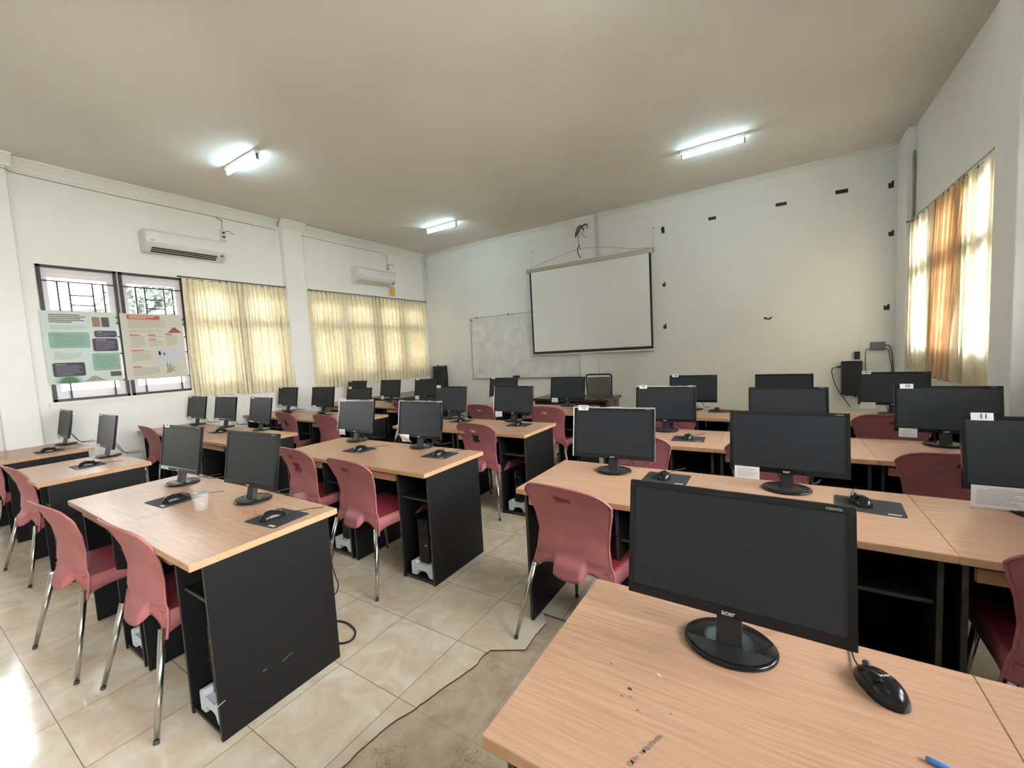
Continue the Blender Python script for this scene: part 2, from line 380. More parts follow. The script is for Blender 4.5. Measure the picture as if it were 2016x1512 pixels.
# windows ---------------------------------------------------------------
def window(n, side, a, b, npan, sill=True):
    X = XL if side < 0 else XR; s = side      # outward = s
    root = struct(empty(n, (X, (a+b)/2, WZ0)))
    xi, xo = (X+s*.045, X+s*.105)
    def bx(mb, y0, y1, z0, z1, x0=None, x1=None, m=M_frame):
        xa, xb = sorted((xi if x0 is None else x0, xo if x1 is None else x1))
        mb.box(xa-X, xb-X, y0-(a+b)/2, y1-(a+b)/2, z0-WZ0, z1-WZ0, m)
    zt = 2.12; p = (b-a)/npan
    mb = MB()
    bx(mb, a, b, WZ0, WZ0+.06); bx(mb, a, b, WZ1-.07, WZ1); bx(mb, a, b, zt-.035, zt+.035)
    for k in range(npan+1):
        y = a+k*p; bx(mb, max(a+.001,y-.035), min(b-.001,y+.035), WZ0+.001, WZ1-.001, X+s*.043, X+s*.107)
    mb.build('window_frame', M_frame, root)
    for k in range(npan):
        y0, y1 = a+k*p+.035, a+(k+1)*p-.035
        for z0, z1 in ((WZ0+.06, zt-.035), (zt+.035, WZ1-.07)):
            mb = MB(); w_ = .055
            bx(mb, y0, y1, z0, z0+w_, X+s*.055, X+s*.095); bx(mb, y0, y1, z1-w_, z1, X+s*.055, X+s*.095)
            bx(mb, y0, y0+w_, z0+w_, z1-w_, X+s*.0565, X+s*.0935); bx(mb, y1-w_, y1, z0+w_, z1-w_, X+s*.0565, X+s*.0935)
            sa = mb.build('sash', M_frame, root)
            mb = MB(); bx(mb, y0+w_+.001, y1-w_-.001, z0+w_+.001, z1-w_-.001, X+s*.073, X+s*.077, M_glass)
            mb.build('pane', M_glass, sa)
    if sill:
        mb = MB(); mb.box(-.02 if s<0 else -.03, .03 if s<0 else .02, -(b-a)/2-.03, (b-a)/2+.03, -.045, 0, M_corn); mb.build('window_sill', M_corn, root)
    return root
def grille(side, y0, y1, label, group):
    X = XL if side < 0 else XR; xc = X + side*.012
    root = empty('window_grille', (xc, (y0+y1)/2, WZ0)); tag(root, label, 'window grille', group)
    W = y1-y0; H = WZ1-WZ0; t = .011
    mb = MB()
    mb.box(-t,t,-W/2,W/2,0,.028,M_iron); mb.box(-t,t,-W/2,W/2,H-.028,H,M_iron)
    mb.box(-t,t,-W/2,-W/2+.028,0,H,M_iron); mb.box(-t,t,W/2-.028,W/2,0,H,M_iron)
    mb.build('grille_frame', M_iron, root)
    r = .0072; mb = MB()
    def hb(z, a=-W/2, b=W/2): mb.box(-r, r, a, b, z-r, z+r, M_iron)
    def vb(y, a, b): mb.box(-r, r, y-r, y+r, a, b, M_iron)
    z1, z2 = H-.17, H-.55
    for z in (z1, z2): hb(z)
    for k in (.22, .36, .66, .80): vb(-W/2+W*k, z2, z1)
    for q in (.33, .62): hb(z2+(z1-z2)*q, -W/2+W*.36, -W/2+W*.66)
    hb(H-.62); hb(H-.78)
    hb(.52); hb(.20); vb(-W/2+W*.22, 0, .52); vb(-W/2+W*.80, 0, .52)
    hb(.27, -W/2+W*.22, -W/2+W*.80)
    for k in (.37,.51,.66): vb(-W/2+W*k, .20, .27)
    vb(-W/2+W*.22, .52, H-.78); vb(-W/2+W*.80, .52, H-.78)
    for q in (.62,.70): hb(q, -W/2+W*.36, -W/2+W*.66)
    for k in (.36,.66): vb(-W/2+W*k, .52, H-.78)
    mb.build('grille_bars', M_iron, root)
wi = 1
for (a, b), n in zip(LW, (2, 4, 4)): window('window_%d' % wi, -1, a, b, n); wi += 1
for (a, b), n in zip(RW, (3, 4, 3)): window('window_%d' % wi, 1, a, b, n); wi += 1
GL = {1: ['black iron window grille behind the green and purple poster, nearest the camera', 'black iron window grille behind the beige and red poster', 'black iron window grille left part behind the nearer cream curtain','black iron window grille right part behind the nearer cream curtain'],
 2: ['black iron window grille showing faintly through the far left curtain, nearest the pillar','black iron window grille through the far left curtain, second from the pillar','black iron window grille through the far left curtain, third from the pillar','black iron window grille through the far left curtain, beside the front corner']}
for wi_, (a, b) in enumerate(LW):
    p = (b-a)/4
    for k in range(4):
        if wi_ == 0: continue
        grille(-1, a+k*p+.012, a+(k+1)*p-.012, GL[wi_][k], 'iron grilles on the left wall windows')
RL = ['black iron window grille behind the right curtains, nearest the pillar','black iron window grille behind the orange middle of the right curtains','black iron window grille behind the right curtains, beside the front corner']
a, b = RW[2]; p = (b-a)/3
for k in range(3): grille(1, a+k*p+.012, a+(k+1)*p-.012, RL[k], 'iron grilles on the right wall window')
# curtains
def curtain(x, y0, y1, ztop, zb0, zb1, pleats, m, label, cat='curtain', amp=.032, lean0=0, lean1=0, seed=0, group=None, inward=1):
    rnd = random.Random(seed); ph = [rnd.uniform(0, 6.28) for _ in range(4)]
    root = empty('curtain', (x, (y0+y1)/2, min(zb0, zb1))); tag(root, label, cat, group)
    yc = (y0+y1)/2; zb = min(zb0, zb1)
    def fn(u, v):
        s = y0+(y1-y0)*u + (1-v)*(lean0*(1-u)+lean1*u)
        zbot = zb0+(zb1-zb0)*u + .012*math.sin(u*pleats*3.1+ph[0])
        z = zbot+(ztop-zbot)*v
        q = u*pleats + .25*math.sin(u*9+ph[1]) + .12*math.sin(v*2.2+u*14+ph[2])*(1-v)
        a = amp*(1-.35*v) * (.75+.35*math.sin(u*17+ph[3]))
        dx = a*math.sin(2*PI*q) + .25*a*math.sin(4*PI*q+1)
        return (inward*(dx+.03) , s-yc-fold*math.sin(4*PI*q+.4)*(.6+.4*v), z-zb)
    fold = (y1-y0)/pleats*.19
    mb = MB(); mb.grid(fn, pleats*16, 14, m); c = mb.build('cloth', m, root)
    # stiff header hem
    mb = MB()
    for k in range(pleats+1):
        yy = y0+(y1-y0)*(k/pleats)-yc; mb.tube([(inward*.03, yy, ztop-zb-.01), (inward*.03, yy, ztop-zb+.018)], .003, M_iron, 5)
    mb.tube([(inward*.03, y0-yc, ztop-zb+.004), (inward*.03, y1-yc, ztop-zb+.004)], .0015, M_iron, 5)
    mb.build('hooks', M_iron, root)
    return root
def rail(x, y0, y1, z, label, m=M_iron):
    mb = MB(); mb.tube([(0, y0-(y0+y1)/2, 0), (0, y1-(y0+y1)/2, 0)], .007, m, 8)
    for y in (y0+.02, y1-.02): mb.box(-.03, .03, y-(y0+y1)/2-.006, y-(y0+y1)/2+.006, -.006, .006, M_iron)
    o = mb.build('curtain_rail', M_iron); o.location = (x, (y0+y1)/2, z); tag(o, label, 'curtain rail'); return o
CX = XL+.035
curtain(CX, 2.40, 3.13, 2.675, 1.10, 1.07, 8, M_curt, 'cream curtain right beside the beige poster, left half of the nearer pair', seed=1, group='cream curtains on the left wall')
curtain(CX+.012, 3.08, 3.785, 2.675, 1.07, 1.04, 8, M_curt, 'cream curtain left of the wall pillar, right half of the nearer pair', seed=2, group='cream curtains on the left wall')
curtain(CX, 4.145, 5.66, 2.675, 1.02, 1.03, 17, M_curt, 'cream curtain right of the wall pillar, left half of the far window', seed=3, group='cream curtains on the left wall')
curtain(CX+.012, 5.60, 6.95, 2.675, 1.03, 1.04, 15, M_curt, 'cream curtain of the far window, half beside the front corner', seed=4, group='cream curtains on the left wall')
rail(CX+.03, 2.36, 3.79, 2.70, 'thin black curtain rail left of the pillar on the left wall')
rail(CX+.03, 4.17, 6.96, 2.70, 'thin black curtain rail right of the pillar, under the smaller air conditioner')
CR = XR-.02
curtain(CR, 5.58, 6.57, 2.67, 1.00, 1.01, 6, M_backlit, 'ochre curtain painted backlit pale at the front corner end of the right window', amp=.03, seed=5, group='curtains on the right wall', inward=-1)
curtain(CR-.015, 4.90, 5.63, 2.67, 1.00, 1.00, 6, M_orange, 'bunched orange curtain in the middle of the right window', amp=.026, lean0=.26, lean1=.14, seed=6, group='curtains on the right wall', inward=-1)
curtain(CR, 4.24, 5.12, 2.67, 1.02, 1.0, 4, M_backlit, 'ochre curtain painted backlit pale beside the right wall pillar', amp=.028, seed=8, group='curtains on the right wall', inward=-1)
rail(CR-.03, 4.24, 6.60, 2.705, 'metal curtain rail above the right wall curtains', mat('grey_metal_rail', (.5,.5,.48), .35, metal=.7))
# outside
mb = MB(); mb.box(-30, XL-.2, -15, 22, -.5, -.3, M_grass); o = mb.build('garden_lawn', M_grass); struct(o)
mb = MB(); mb.box(XR+.2, 25, -15, 22, -.5, -.3, M_grass); o = mb.build('garden_lawn', M_grass); struct(o)
def tree(x, y, h, r, label, seed, palm=False):
    rnd = random.Random(seed); root = empty('garden_tree', (x, y, -.3)); tag(root, label, 'tree', 'garden trees outside the left windows')
    mb = MB(); mb.tube([(0,0,0),(.1,.05,h*.5),(0,.1,h)], [.14,.1,.06], M_bark, 8); mb.build('trunk', M_bark, root)
    mb = MB()
    if palm:
        for k in range(16):
            a = rnd.uniform(0, 6.28); L = rnd.uniform(1.0, 1.5); el = rnd.uniform(-.1, .9)
            for j in range(26):
                t = (j+2)/28; px = L*t*math.cos(a)*math.cos(el*(1-t)); py = L*t*math.sin(a)*math.cos(el*(1-t)); pz = h+L*(math.sin(el)*t - .75*t*t)
                for sgn in (-1,1):
                    d = Vector((-math.sin(a)*sgn+.5*math.cos(a), math.cos(a)*sgn+.5*math.sin(a), -.45)).normalized()*.42*(1-t*.5)
                    p = Vector((px,py,pz)); wv = Vector((math.cos(a), math.sin(a), 0))*.034
                    mb.poly([p-wv, p+wv, p+d], M_leaf)
    else:
        for k in range(4200):
            v = Vector((rnd.gauss(0,1), rnd.gauss(0,1), rnd.gauss(0,1))).normalized()*r*rnd.uniform(.45,1)
            p = Vector((v.x, v.y, h+v.z*.8)); n1 = Vector((rnd.uniform(-1,1),rnd.uniform(-1,1),rnd.uniform(-1,1))).normalized(); t1 = n1.orthogonal().normalized(); t2 = n1.cross(t1); s = rnd.uniform(.07,.15)
            mb.poly([p-t1*s, p-t2*s*.45, p+t1*s, p+t2*s*.45], M_leaf)
    mb.build('foliage', M_leaf, root, recalc=False)
tree(-9.8, 2.9, 2.75, 1.3, 'palm tree seen through the window above the green poster', 1, True)
tree(-13.3, 5.0, 3.3, 1.9, 'leafy green tree seen through the window above the beige poster', 2)
tree(-10.0, 6.6, 2.4, 1.2, 'leafy green tree outside, behind the nearer cream curtains', 3)
tree(-11.0, 10.5, 2.7, 1.5, 'leafy green tree outside, behind the far cream curtains', 4)

tree(-9.3, -.15, 2.4, 1.35, 'added unseen tree outside the rear left window, cutting its floor glare', 5)  # unseen tree, added to dim this window's reflection on the floor
# ================================================================== DESKS
DEP = .612; U = .82; Y0 = .5816; DY = 1.2089
def rowY(r): return Y0+DY*r
def make_desk(w):
    root = empty('computer_desk')
    h = w/2
    mb = MB(); mb.box(-h, h, 0, DEP, .722, .75, M_wood, bev=.002)
    for f in mb.bm.faces:
        if abs(f.calc_center_median().z-.736) < .012: f.material_index = mb.mi(M_wedge)
    mb.build('desktop', M_wood, root)
    x0, x1 = -h+.02, h-.02; t = .018; xp = x1-t-.25
    def panel(nm, *a):
        mb = MB(); mb.box(*a, M_black, bev=.0015); mb.bm.normal_update()
        for f in mb.bm.faces:
            if f.normal.y < -.9 and nm in ('side_panel', 'partition', 'shelf', 'bottom_board'): f.material_index = mb.mi(M_edge)
        return mb.build(nm, M_black, root)
    panel('side_panel', x0, x0+t, .05, DEP-.04, 0, .721)
    panel('side_panel', x1-t, x1, .05, DEP-.04, 0, .721)
    panel('partition', xp-t, xp, .05, DEP-.06, 0, .721)
    panel('shelf', xp+.0005, x1-t-.0005, .07, DEP-.06, .54, .556)
    panel('bottom_board', xp+.0005, x1-t-.0005, .055, DEP-.06, .012, .028)
    panel('back_panel', xp+.0005, x1-t-.0005, DEP-.058, DEP-.044, .012, .72)
    panel('modesty_panel', x0+t+.0005, xp-t-.0005, DEP-.14, DEP-.124, .33, .72)
    mb = MB(); mb.box(x0+t+.03, xp-t-.03, .06, .40, .680, .690, M_black); mb.box(x0+t+.012, xp-t-.012, .042, .062, .655, .702, M_wedge, bev=.001)
    mb.build('keyboard_tray', M_wedge, root)
    return root
deskA = make_desk(U); deskA_k = kidmap(deskA); deskB = make_desk(.885); deskB_k = kidmap(deskB)
used = set()
def place(proto, km, loc, rz):
    if proto.name in used: o = copy_tree(proto, km)
    else: used.add(proto.name); o = proto
    o.location = loc; o.rotation_euler = (0,0,rz); return o
BX = {'L': [-4.215-U*2.5, -4.215-U*1.5, -4.215-U*.5], 'M': [-1.814-U*1.5, -1.814-U*.5], 'R': [-1.154+U*.5, -1.154+U*1.5, -1.154+U*2.5]}
rowname = ['nearest row', 'second row', 'third row', 'farthest row']
blk = {'L': 'window-side block', 'M': 'middle block', 'R': 'right block'}
posn = {'L': ['window end', 'centre seat', 'aisle end'], 'M': ['left half', 'right half'], 'R': ['aisle end', 'centre seat', 'wall end']}
def where(b, r, i): return '%s, %s of %s' % (rowname[r], posn[b][i], blk[b])
for r in range(1, 4):
    for b in 'LMR':
        for i, x in enumerate(BX[b]):
            o = place(deskA, deskA_k, (x, rowY(r), 0), 0)
            tag(o, 'beech-topped black computer desk, ' + where(b, r, i), 'desk', 'beech topped computer desks')
for i, x in enumerate(BX['M']):
    o = place(deskA, deskA_k, (x, rowY(0), 0), 0); tag(o, 'beech-topped black computer desk %s' % ('under the clear cup, left half of nearest middle desk' if i == 0 else 'with scratched side panel, right half of nearest middle desk'), 'desk', 'beech topped computer desks')
deskS = o
M_scr2 = mat('pale_scratch_on_black', (.30,.27,.23), .7)
mb = MB()
for (ya, za, yb, zb2, wd) in ((.88,.167,.93,.178,.0014),(.80,.178,.815,.180,.0022),(.625,.155,.655,.162,.003)):
    ya -= rowY(0); yb -= rowY(0); X_ = U/2-.02+.0006
    mb.poly([(X_,ya,za-wd),(X_,yb,zb2-wd),(X_,yb,zb2+wd*.3),(X_,ya,za+wd)], M_scr2)
sc_ = mb.build('scratches', M_scr2, deskS); sc_['label'] = 'pale scratches'
deskN = None
for i, x in enumerate((-.4756+U/2, -.4756+U*1.5)):
    o = place(deskA, deskA_k, (x, .57, -.0085), 0)
    if i == 0: deskN = o
    tag(o, ['scuffed beech desk nearest the camera, under the biggest-looking monitor', 'beech desk at the bottom right corner of the photo'][i], 'desk', 'beech topped computer desks')
o = place(deskB, deskB_k, (-4.215-.4425, rowY(0), 0), 0); tag(o, 'wider single beech desk left of the nearest middle desks, nearest row', 'desk', 'beech topped computer desks')
o = place(deskB, deskB_k, (-5.72-.4425, rowY(0), 0), 0); tag(o, 'single beech desk at the left photo edge against the window wall', 'desk', 'beech topped computer desks')
# stains on nearest desk
def blotch(mb, cx, cy, rx, ry, rz, z, m, n=14, seed=0, j=.35):
    rnd = random.Random(seed); c, s = math.cos(rz), math.sin(rz); pts = []
    for k in range(n):
        a = 2*PI*k/n; q = 1+rnd.uniform(-j, j); px, py = rx*q*math.cos(a), ry*q*math.sin(a); pts.append((cx+c*px-s*py, cy+s*px+c*py, z))
    mb.poly(pts, m)
M_stain = mat('brown_glue_residue', (.30,.20,.14), .7, var=.2, scale=60); M_stain2 = mat('faint_smudge', (.50,.31,.21), .6, var=.1, scale=40); M_pale = mat('pale_scratch', (.85,.76,.64), .6)
mb = MB(); lx, ly = -.4756+U/2, .57
for k, (x, y, a, b, rz, m) in enumerate([(-.263,.809,.0042,.0036,0,M_ink),(-.272,.783,.002,.002,0,M_ink),(-.256,.79,.0015,.0015,0,M_ink),(-.234,.765,.0022,.0018,0,M_ink),(-.228,.762,.0012,.0012,0,M_ink),(-.32,.858,.0018,.0018,0,M_ink),(-.176,.787,.0016,.0016,0,M_ink),(-.167,.772,.0016,.0016,0,M_ink),
    (-.205,.779,.010,.007,.4,M_stain2),(-.188,.775,.011,.006,-.3,M_stain2),(-.172,.769,.009,.006,.2,M_stain2),(-.153,.764,.016,.0016,.9,M_stain2),(-.354,.667,.008,.005,.5,M_stain2),(-.363,.672,.003,.004,.2,M_stain2),(-.393,.626,.003,.005,.5,M_stain2),(.173,.885,.008,.003,.4,M_stain2),(-.14,.736,.004,.003,.3,M_stain2)]): 
    mb = MB(); blotch(mb, x-lx, y-ly, a, b, rz, .7503, m, seed=k, n=18, j=.5); mb.build('stain', m, deskN)
mb = MB()
a0, a1 = Vector((-.216, .652)), Vector((-.183, .728))
for k in range(11):
    t = k/10; p = a0.lerp(a1, t)
    if k != 3: blotch(mb, p.x-lx, p.y-ly, .0058, .0046, 1.15, .7504, M_stain, 8, seed=20+k)
mb.build('tape_residue', M_stain, deskN)
mb = MB(); blotch(mb, -.217-lx, .875-ly, .007, .0022, -.5, .7503, M_pale, seed=40); mb.build('paint_fleck', M_pale, deskN); mb = MB(); blotch(mb, .02-lx, .76-ly, .006, .002, 0, .7503, M_pale, seed=41); mb.build('paint_fleck', M_pale, deskN)

# ================================================================== CHAIRS
def lerp_tab(tab, z):
    if z <= tab[0][0]: return tab[0][1]
    for (a, va), (b, vb) in zip(tab, tab[1:]):
        if z <= b:
            t = (z-a)/(b-a); t = t*t*(3-2*t)*.4+t*.6; return va+(vb-va)*t
    return tab[-1][1]
HW = [(.35,.238),(.42,.222),(.50,.200),(.57,.192),(.65,.203),(.73,.226),(.78,.240),(.85,.236)]
YY = [(.35,.054),(.42,.070),(.50,.086),(.58,.092),(.66,.083),(.74,.059),(.80,.032),(.85,.004)]
def back_y(x, z):
    hw = lerp_tab(HW, z); u = x/hw
    y = lerp_tab(YY, z) + .022*u*u
    if z < .485:
        k = min(1, (.485-z)/.02); y += .010*k
        if abs(x) < .088: y -= .032*min(1, (.485-z)/.035)*min(1, (.088-abs(x))/.014)
    return y
def ztop(u): return .842-.018*abs(u)**2-.052*abs(u)**7
def zbot(u):
    a = abs(u)
    if a < .33: return .384+.010*(a/.33)**2
    if a < .41: return .394+.030*((a-.33)/.08)
    if a < .62: return .424+.006*math.sin(PI*(a-.41)/.21)
    return .424-.066*((a-.62)/.38)**1.5
def solid_grid(fn, nu, nv, th, m):        # doubled surface with rim, th backwards (-y)
    mb = MB(); V = mb.grid(lambda a, b: fn(a, b), nu, nv, m); W = mb.grid(lambda a, b: fn(a, b) + Vector((0, th, 0)), nu, nv, m)
    def strip(A, B):
        for k in range(len(A)-1):
            f = mb.bm.faces.new((A[k], A[k+1], B[k+1], B[k])); f.smooth = True
    strip([V[a][0] for a in range(nu+1)], [W[a][0] for a in range(nu+1)]); strip([V[a][nv] for a in range(nu+1)], [W[a][nv] for a in range(nu+1)])
    strip(V[0], W[0]); strip(V[nu], W[nu])
    return mb
def make_chair():
    root = empty('plastic_chair')
    def fn(a, b):
        u = a*2-1; z = zbot(u)+(ztop(u)-zbot(u))*b; x = u*lerp_tab(HW, z); return Vector((x, back_y(x, z), z))
    mb = solid_grid(fn, 48, 30, .006, M_red)
    # rolled rim along both sides and the top
    edge = [fn(0, b/30) for b in range(31)] + [fn(a/48, 1) for a in range(1, 49)] + [fn(1, 1-b/30) for b in range(1, 31)]
    mb.tube([p+Vector((0,.003,0)) for p in edge], .0055, M_red, 6)
    mb.build('backrest', M_red, root)
    # seat: dished top, rounded front, skirt
    def seat(a, b):
        u = a*2-1; v = b
        hw = .206+.008*v; y = .100+.42*v
        k = abs(u); z = .455-.010*(1-u*u)*math.sin(PI*min(1, v*1.1))
        if v > .86: z -= .03*((v-.86)/.14)**2
        x = u*hw
        return Vector((x, y, z))
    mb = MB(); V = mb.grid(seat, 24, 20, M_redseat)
    # skirt
    rim = [V[0][b] for b in range(21)] + [V[a][20] for a in range(1, 25)] + [V[24][20-b] for b in range(1, 21)]
    cx, cy = 0, .31
    lo = []
    for k, v in enumerate(rim):
        t = v.co; fy = (t.y-.105)/.415
        drop = .066 if abs(t.x) > .18 else .055
        if t.y < .2 and abs(t.x) > .15: drop += .022*(1-(t.y-.10)/.1)**2
        if t.y > .46 and abs(t.x) > .18: drop -= .012
        lo.append(mb.bm.verts.new((t.x*1.045, t.y+(.008 if t.y > .5 else 0), t.z-drop)))
    i = mb.mi(M_red)
    for k in range(len(rim)-1):
        f = mb.bm.faces.new((rim[k], rim[k+1], lo[k+1], lo[k])); f.material_index = i; f.smooth = True
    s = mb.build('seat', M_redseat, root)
    md = s.modifiers.new('thick', 'SOLIDIFY'); md.thickness = .005; md.offset = -1
    # frame under the seat
    mb = MB()
    mb.tube(smooth_curve([(-.205,.10,.388),(-.15,.115,.418),(0,.12,.42),(.15,.115,.418),(.205,.10,.388)], 5), .011, M_chrome, 8)
    mb.tube(smooth_curve([(-.20,.43,.395),(-.15,.42,.415),(.15,.42,.415),(.20,.43,.395)], 4), .010, M_chrome, 8)
    mb.tube([(-.12,.12,.42),(-.12,.42,.415)], .009, M_chrome, 8); mb.tube([(.12,.12,.42),(.12,.42,.415)], .009, M_chrome, 8)
    mb.build('seat_frame', M_chrome, root)
    for top, foot in (((-.212,.088,.40),(-.296,0,0)), ((.212,.088,.40),(.296,0,0)), ((-.196,.432,.41),(-.237,.488,0)), ((.196,.432,.41),(.237,.488,0))):
        T, Fo = Vector(top), Vector(foot); d = T-Fo
        mb = MB(); mb.tube([Fo+d*.03, Fo+d*.5, T], [.0095,.0125,.0150], M_chrome, 12); lg = mb.build('leg', M_chrome, root)
        mb = MB(); mb.tube([(Fo.x,Fo.y,0), Fo+d*.035], [.0108,.0106], M_cap, 12); mb.build('foot_cap', M_cap, lg)
    return root
chairP = make_chair(); chairK = kidmap(chairP)
def on_back(outline, m, name, root, off=.0012):
    mb = MB()
    mb.poly([(x, back_y(x, z)-off, z) for x, z in outline], m)
    bmesh.ops.triangulate(mb.bm, faces=mb.bm.faces[:])
    o = mb.build(name, m, root); return o
def rectp(cx, cz, w, h, a=0, n=5):
    c, s = math.cos(a), math.sin(a); P = []
    for (x0,z0),(x1,z1) in zip([(-w/2,-h/2),(w/2,-h/2),(w/2,h/2),(-w/2,h/2)], [(w/2,-h/2),(w/2,h/2),(-w/2,h/2),(-w/2,-h/2)]):
        for k in range(n):
            t = k/n; x, z = x0+(x1-x0)*t, z0+(z1-z0)*t; P.append((cx+c*x-s*z, cz+s*x+c*z))
    return P
def strip_back(cx, cz, w, h, a, m, name, root, off=.0015, nu=8, nv=4):
    c, s = math.cos(a), math.sin(a); mb = MB()
    def fn(p, q):
        x, z = (p-.5)*w, (q-.5)*h; X, Z = cx+c*x-s*z, cz+s*x+c*z; return (X, back_y(X, Z)-off-.003, Z)
    mb.grid(fn, nu, nv, m); return mb
def mark_cross(root, m, cx=0, cz=.69, sz=.085, lab=None):
    mb = strip_back(cx, cz, sz, .032, .75, m, 'tape', root)
    V = mb
    c2, s2 = math.cos(-.8), math.sin(-.8)
    def fn(p, q):
        x, z = (p-.5)*sz, (q-.5)*.032; X, Z = cx+c2*x-s2*z, cz+s2*x+c2*z; return (X, back_y(X, Z)-.0052, Z)
    mb.grid(fn, 8, 4, m)
    o = mb.build('tape_cross', m, root)
    if lab: o['label'] = lab
def mark_sticker(root, cx=-.01, cz=.765):
    mb = strip_back(cx, cz, .062, .024, -.05, M_paper, 'label', root); o = mb.build('inventory_sticker', M_paper, root); o['label'] = 'white paper inventory sticker'
    mb = strip_back(cx-.015, cz, .02, .008, -.05, M_ink, 'label', root, off=.0022); mb.build('sticker_print', M_greyink, o)
def mark_patch(root, cx, cz, w, h, a, m, nm):
    mb = strip_back(cx, cz, w, h, a, m, nm, root); mb.build(nm, m, root)
CH = [ # x, y, yaw, label, marks
 (-2.365,.486,.029,'red plastic chair with pale scuff, nearest row, right chair at middle desks',['scuff']),
 (-3.116,.400,.073,'red plastic chair with pale scuff, nearest row, left chair at middle desks',['scuff']),
 (-4.728,.491,.067,'red plastic chair with black tape patches behind the wider single desk',['crossL']),
 (-6.02,.50,.0,'red plastic chair cut by the left photo edge, only its seat showing',[]),
 (-.838,1.633,-.154,'large red plastic chair with dark red smear at nearest right-block desk, left of big monitor',['smear']),
 (-2.346,1.579,-.059,'red plastic chair with red rectangle mark and shining seat, second row of middle block',['rect']),
 (-3.085,1.650,-.05,'red plastic chair with dark red cross residue, second row of middle block',['crossR']),
 (-2.336,2.917,-.10,'red plastic chair with black tape cross and white sticker, third row of middle block',['cross','sticker']),
 (-6.23,1.699,-.005,'red plastic chair against the window wall, second row',[]),
 (-5.36,1.72,-.05,'red plastic chair half hidden between two left monitors, second row',[]),
 (-5.487,2.911,-.05,'red plastic chair with black tape cross, third row of window-side block',['cross']),
 (-4.602,2.908,-.01,'plain red plastic chair at aisle end, third row of window-side block',[]),
 (-5.55,4.06,-.05,'red plastic chair peeking behind a monitor, farthest row near the pillar',[]),
 (-4.55,4.124,-.053,'red plastic chair at aisle end, farthest row of window-side block',[]),
 (-3.111,4.043,-.12,'red plastic chair with white sticker, farthest row, left of middle block',['sticker']),
 (-2.185,4.033,-.05,'red plastic chair with white sticker, farthest row, right of middle block',['sticker']),
 (-.837,2.828,-.051,'red plastic chair behind the monitor tagged 12, third row of right block',[]),
 (-.04,2.854,-.05,'red plastic chair seen under the centre monitor, third row of right block',[]),
 (.777,2.847,-.05,'dark red plastic chair left of the monitor tagged 11, third row',['darkrect']),
 (-.847,3.98,-.05,'red plastic chair with black tape cross behind the monitor tagged 09',['cross']),
 (.744,4.088,-.05,'dark red plastic chair left of the monitor tagged 10, farthest row',['darkrect']),
 (.80,1.66,-.05,'dark red plastic chair cut by the right photo edge',[])]
first = True
for x, y, a, lab, marks in CH:
    c = chairP if first else copy_tree(chairP, chairK); first = False
    c.location = (x, y, 0); c.rotation_euler = (0,0,a); tag(c, lab, 'chair', 'red plastic chairs')
    for k in marks:
        if k == 'cross': mark_cross(c, M_tape, .0, .69, .09, 'black tape cross')
        if k == 'crossL': mark_cross(c, M_tape, -.12, .70, .09, 'black tape patches')
        if k == 'crossR': mark_cross(c, M_redmark, 0, .68, .10, 'dark red cross residue'); 
        if k in ('crossR',): mark_patch(c, -.02, .765, .07, .028, -.05, M_redmark, 'residue_patch')
        if k == 'rect': mark_patch(c, -.01, .765, .065, .024, -.1, M_redmark, 'residue_patch')
        if k == 'darkrect': mark_patch(c, .02, .775, .07, .022, -.05, M_redmark, 'residue_patch')
        if k == 'sticker': mark_sticker(c)
        if k == 'smear': mark_patch(c, 0, .775, .09, .016, -.12, M_redmark, 'residue_patch'); mark_patch(c, -.015, .768, .05, .016, -.05, M_redmark, 'residue_patch')
        if k == 'scuff': mark_patch(c, -.10, .775, .075, .009, -.12, M_scr, 'scuff_mark'); mark_patch(c, -.08, .785, .05, .006, -.1, M_scr, 'scuff_mark')

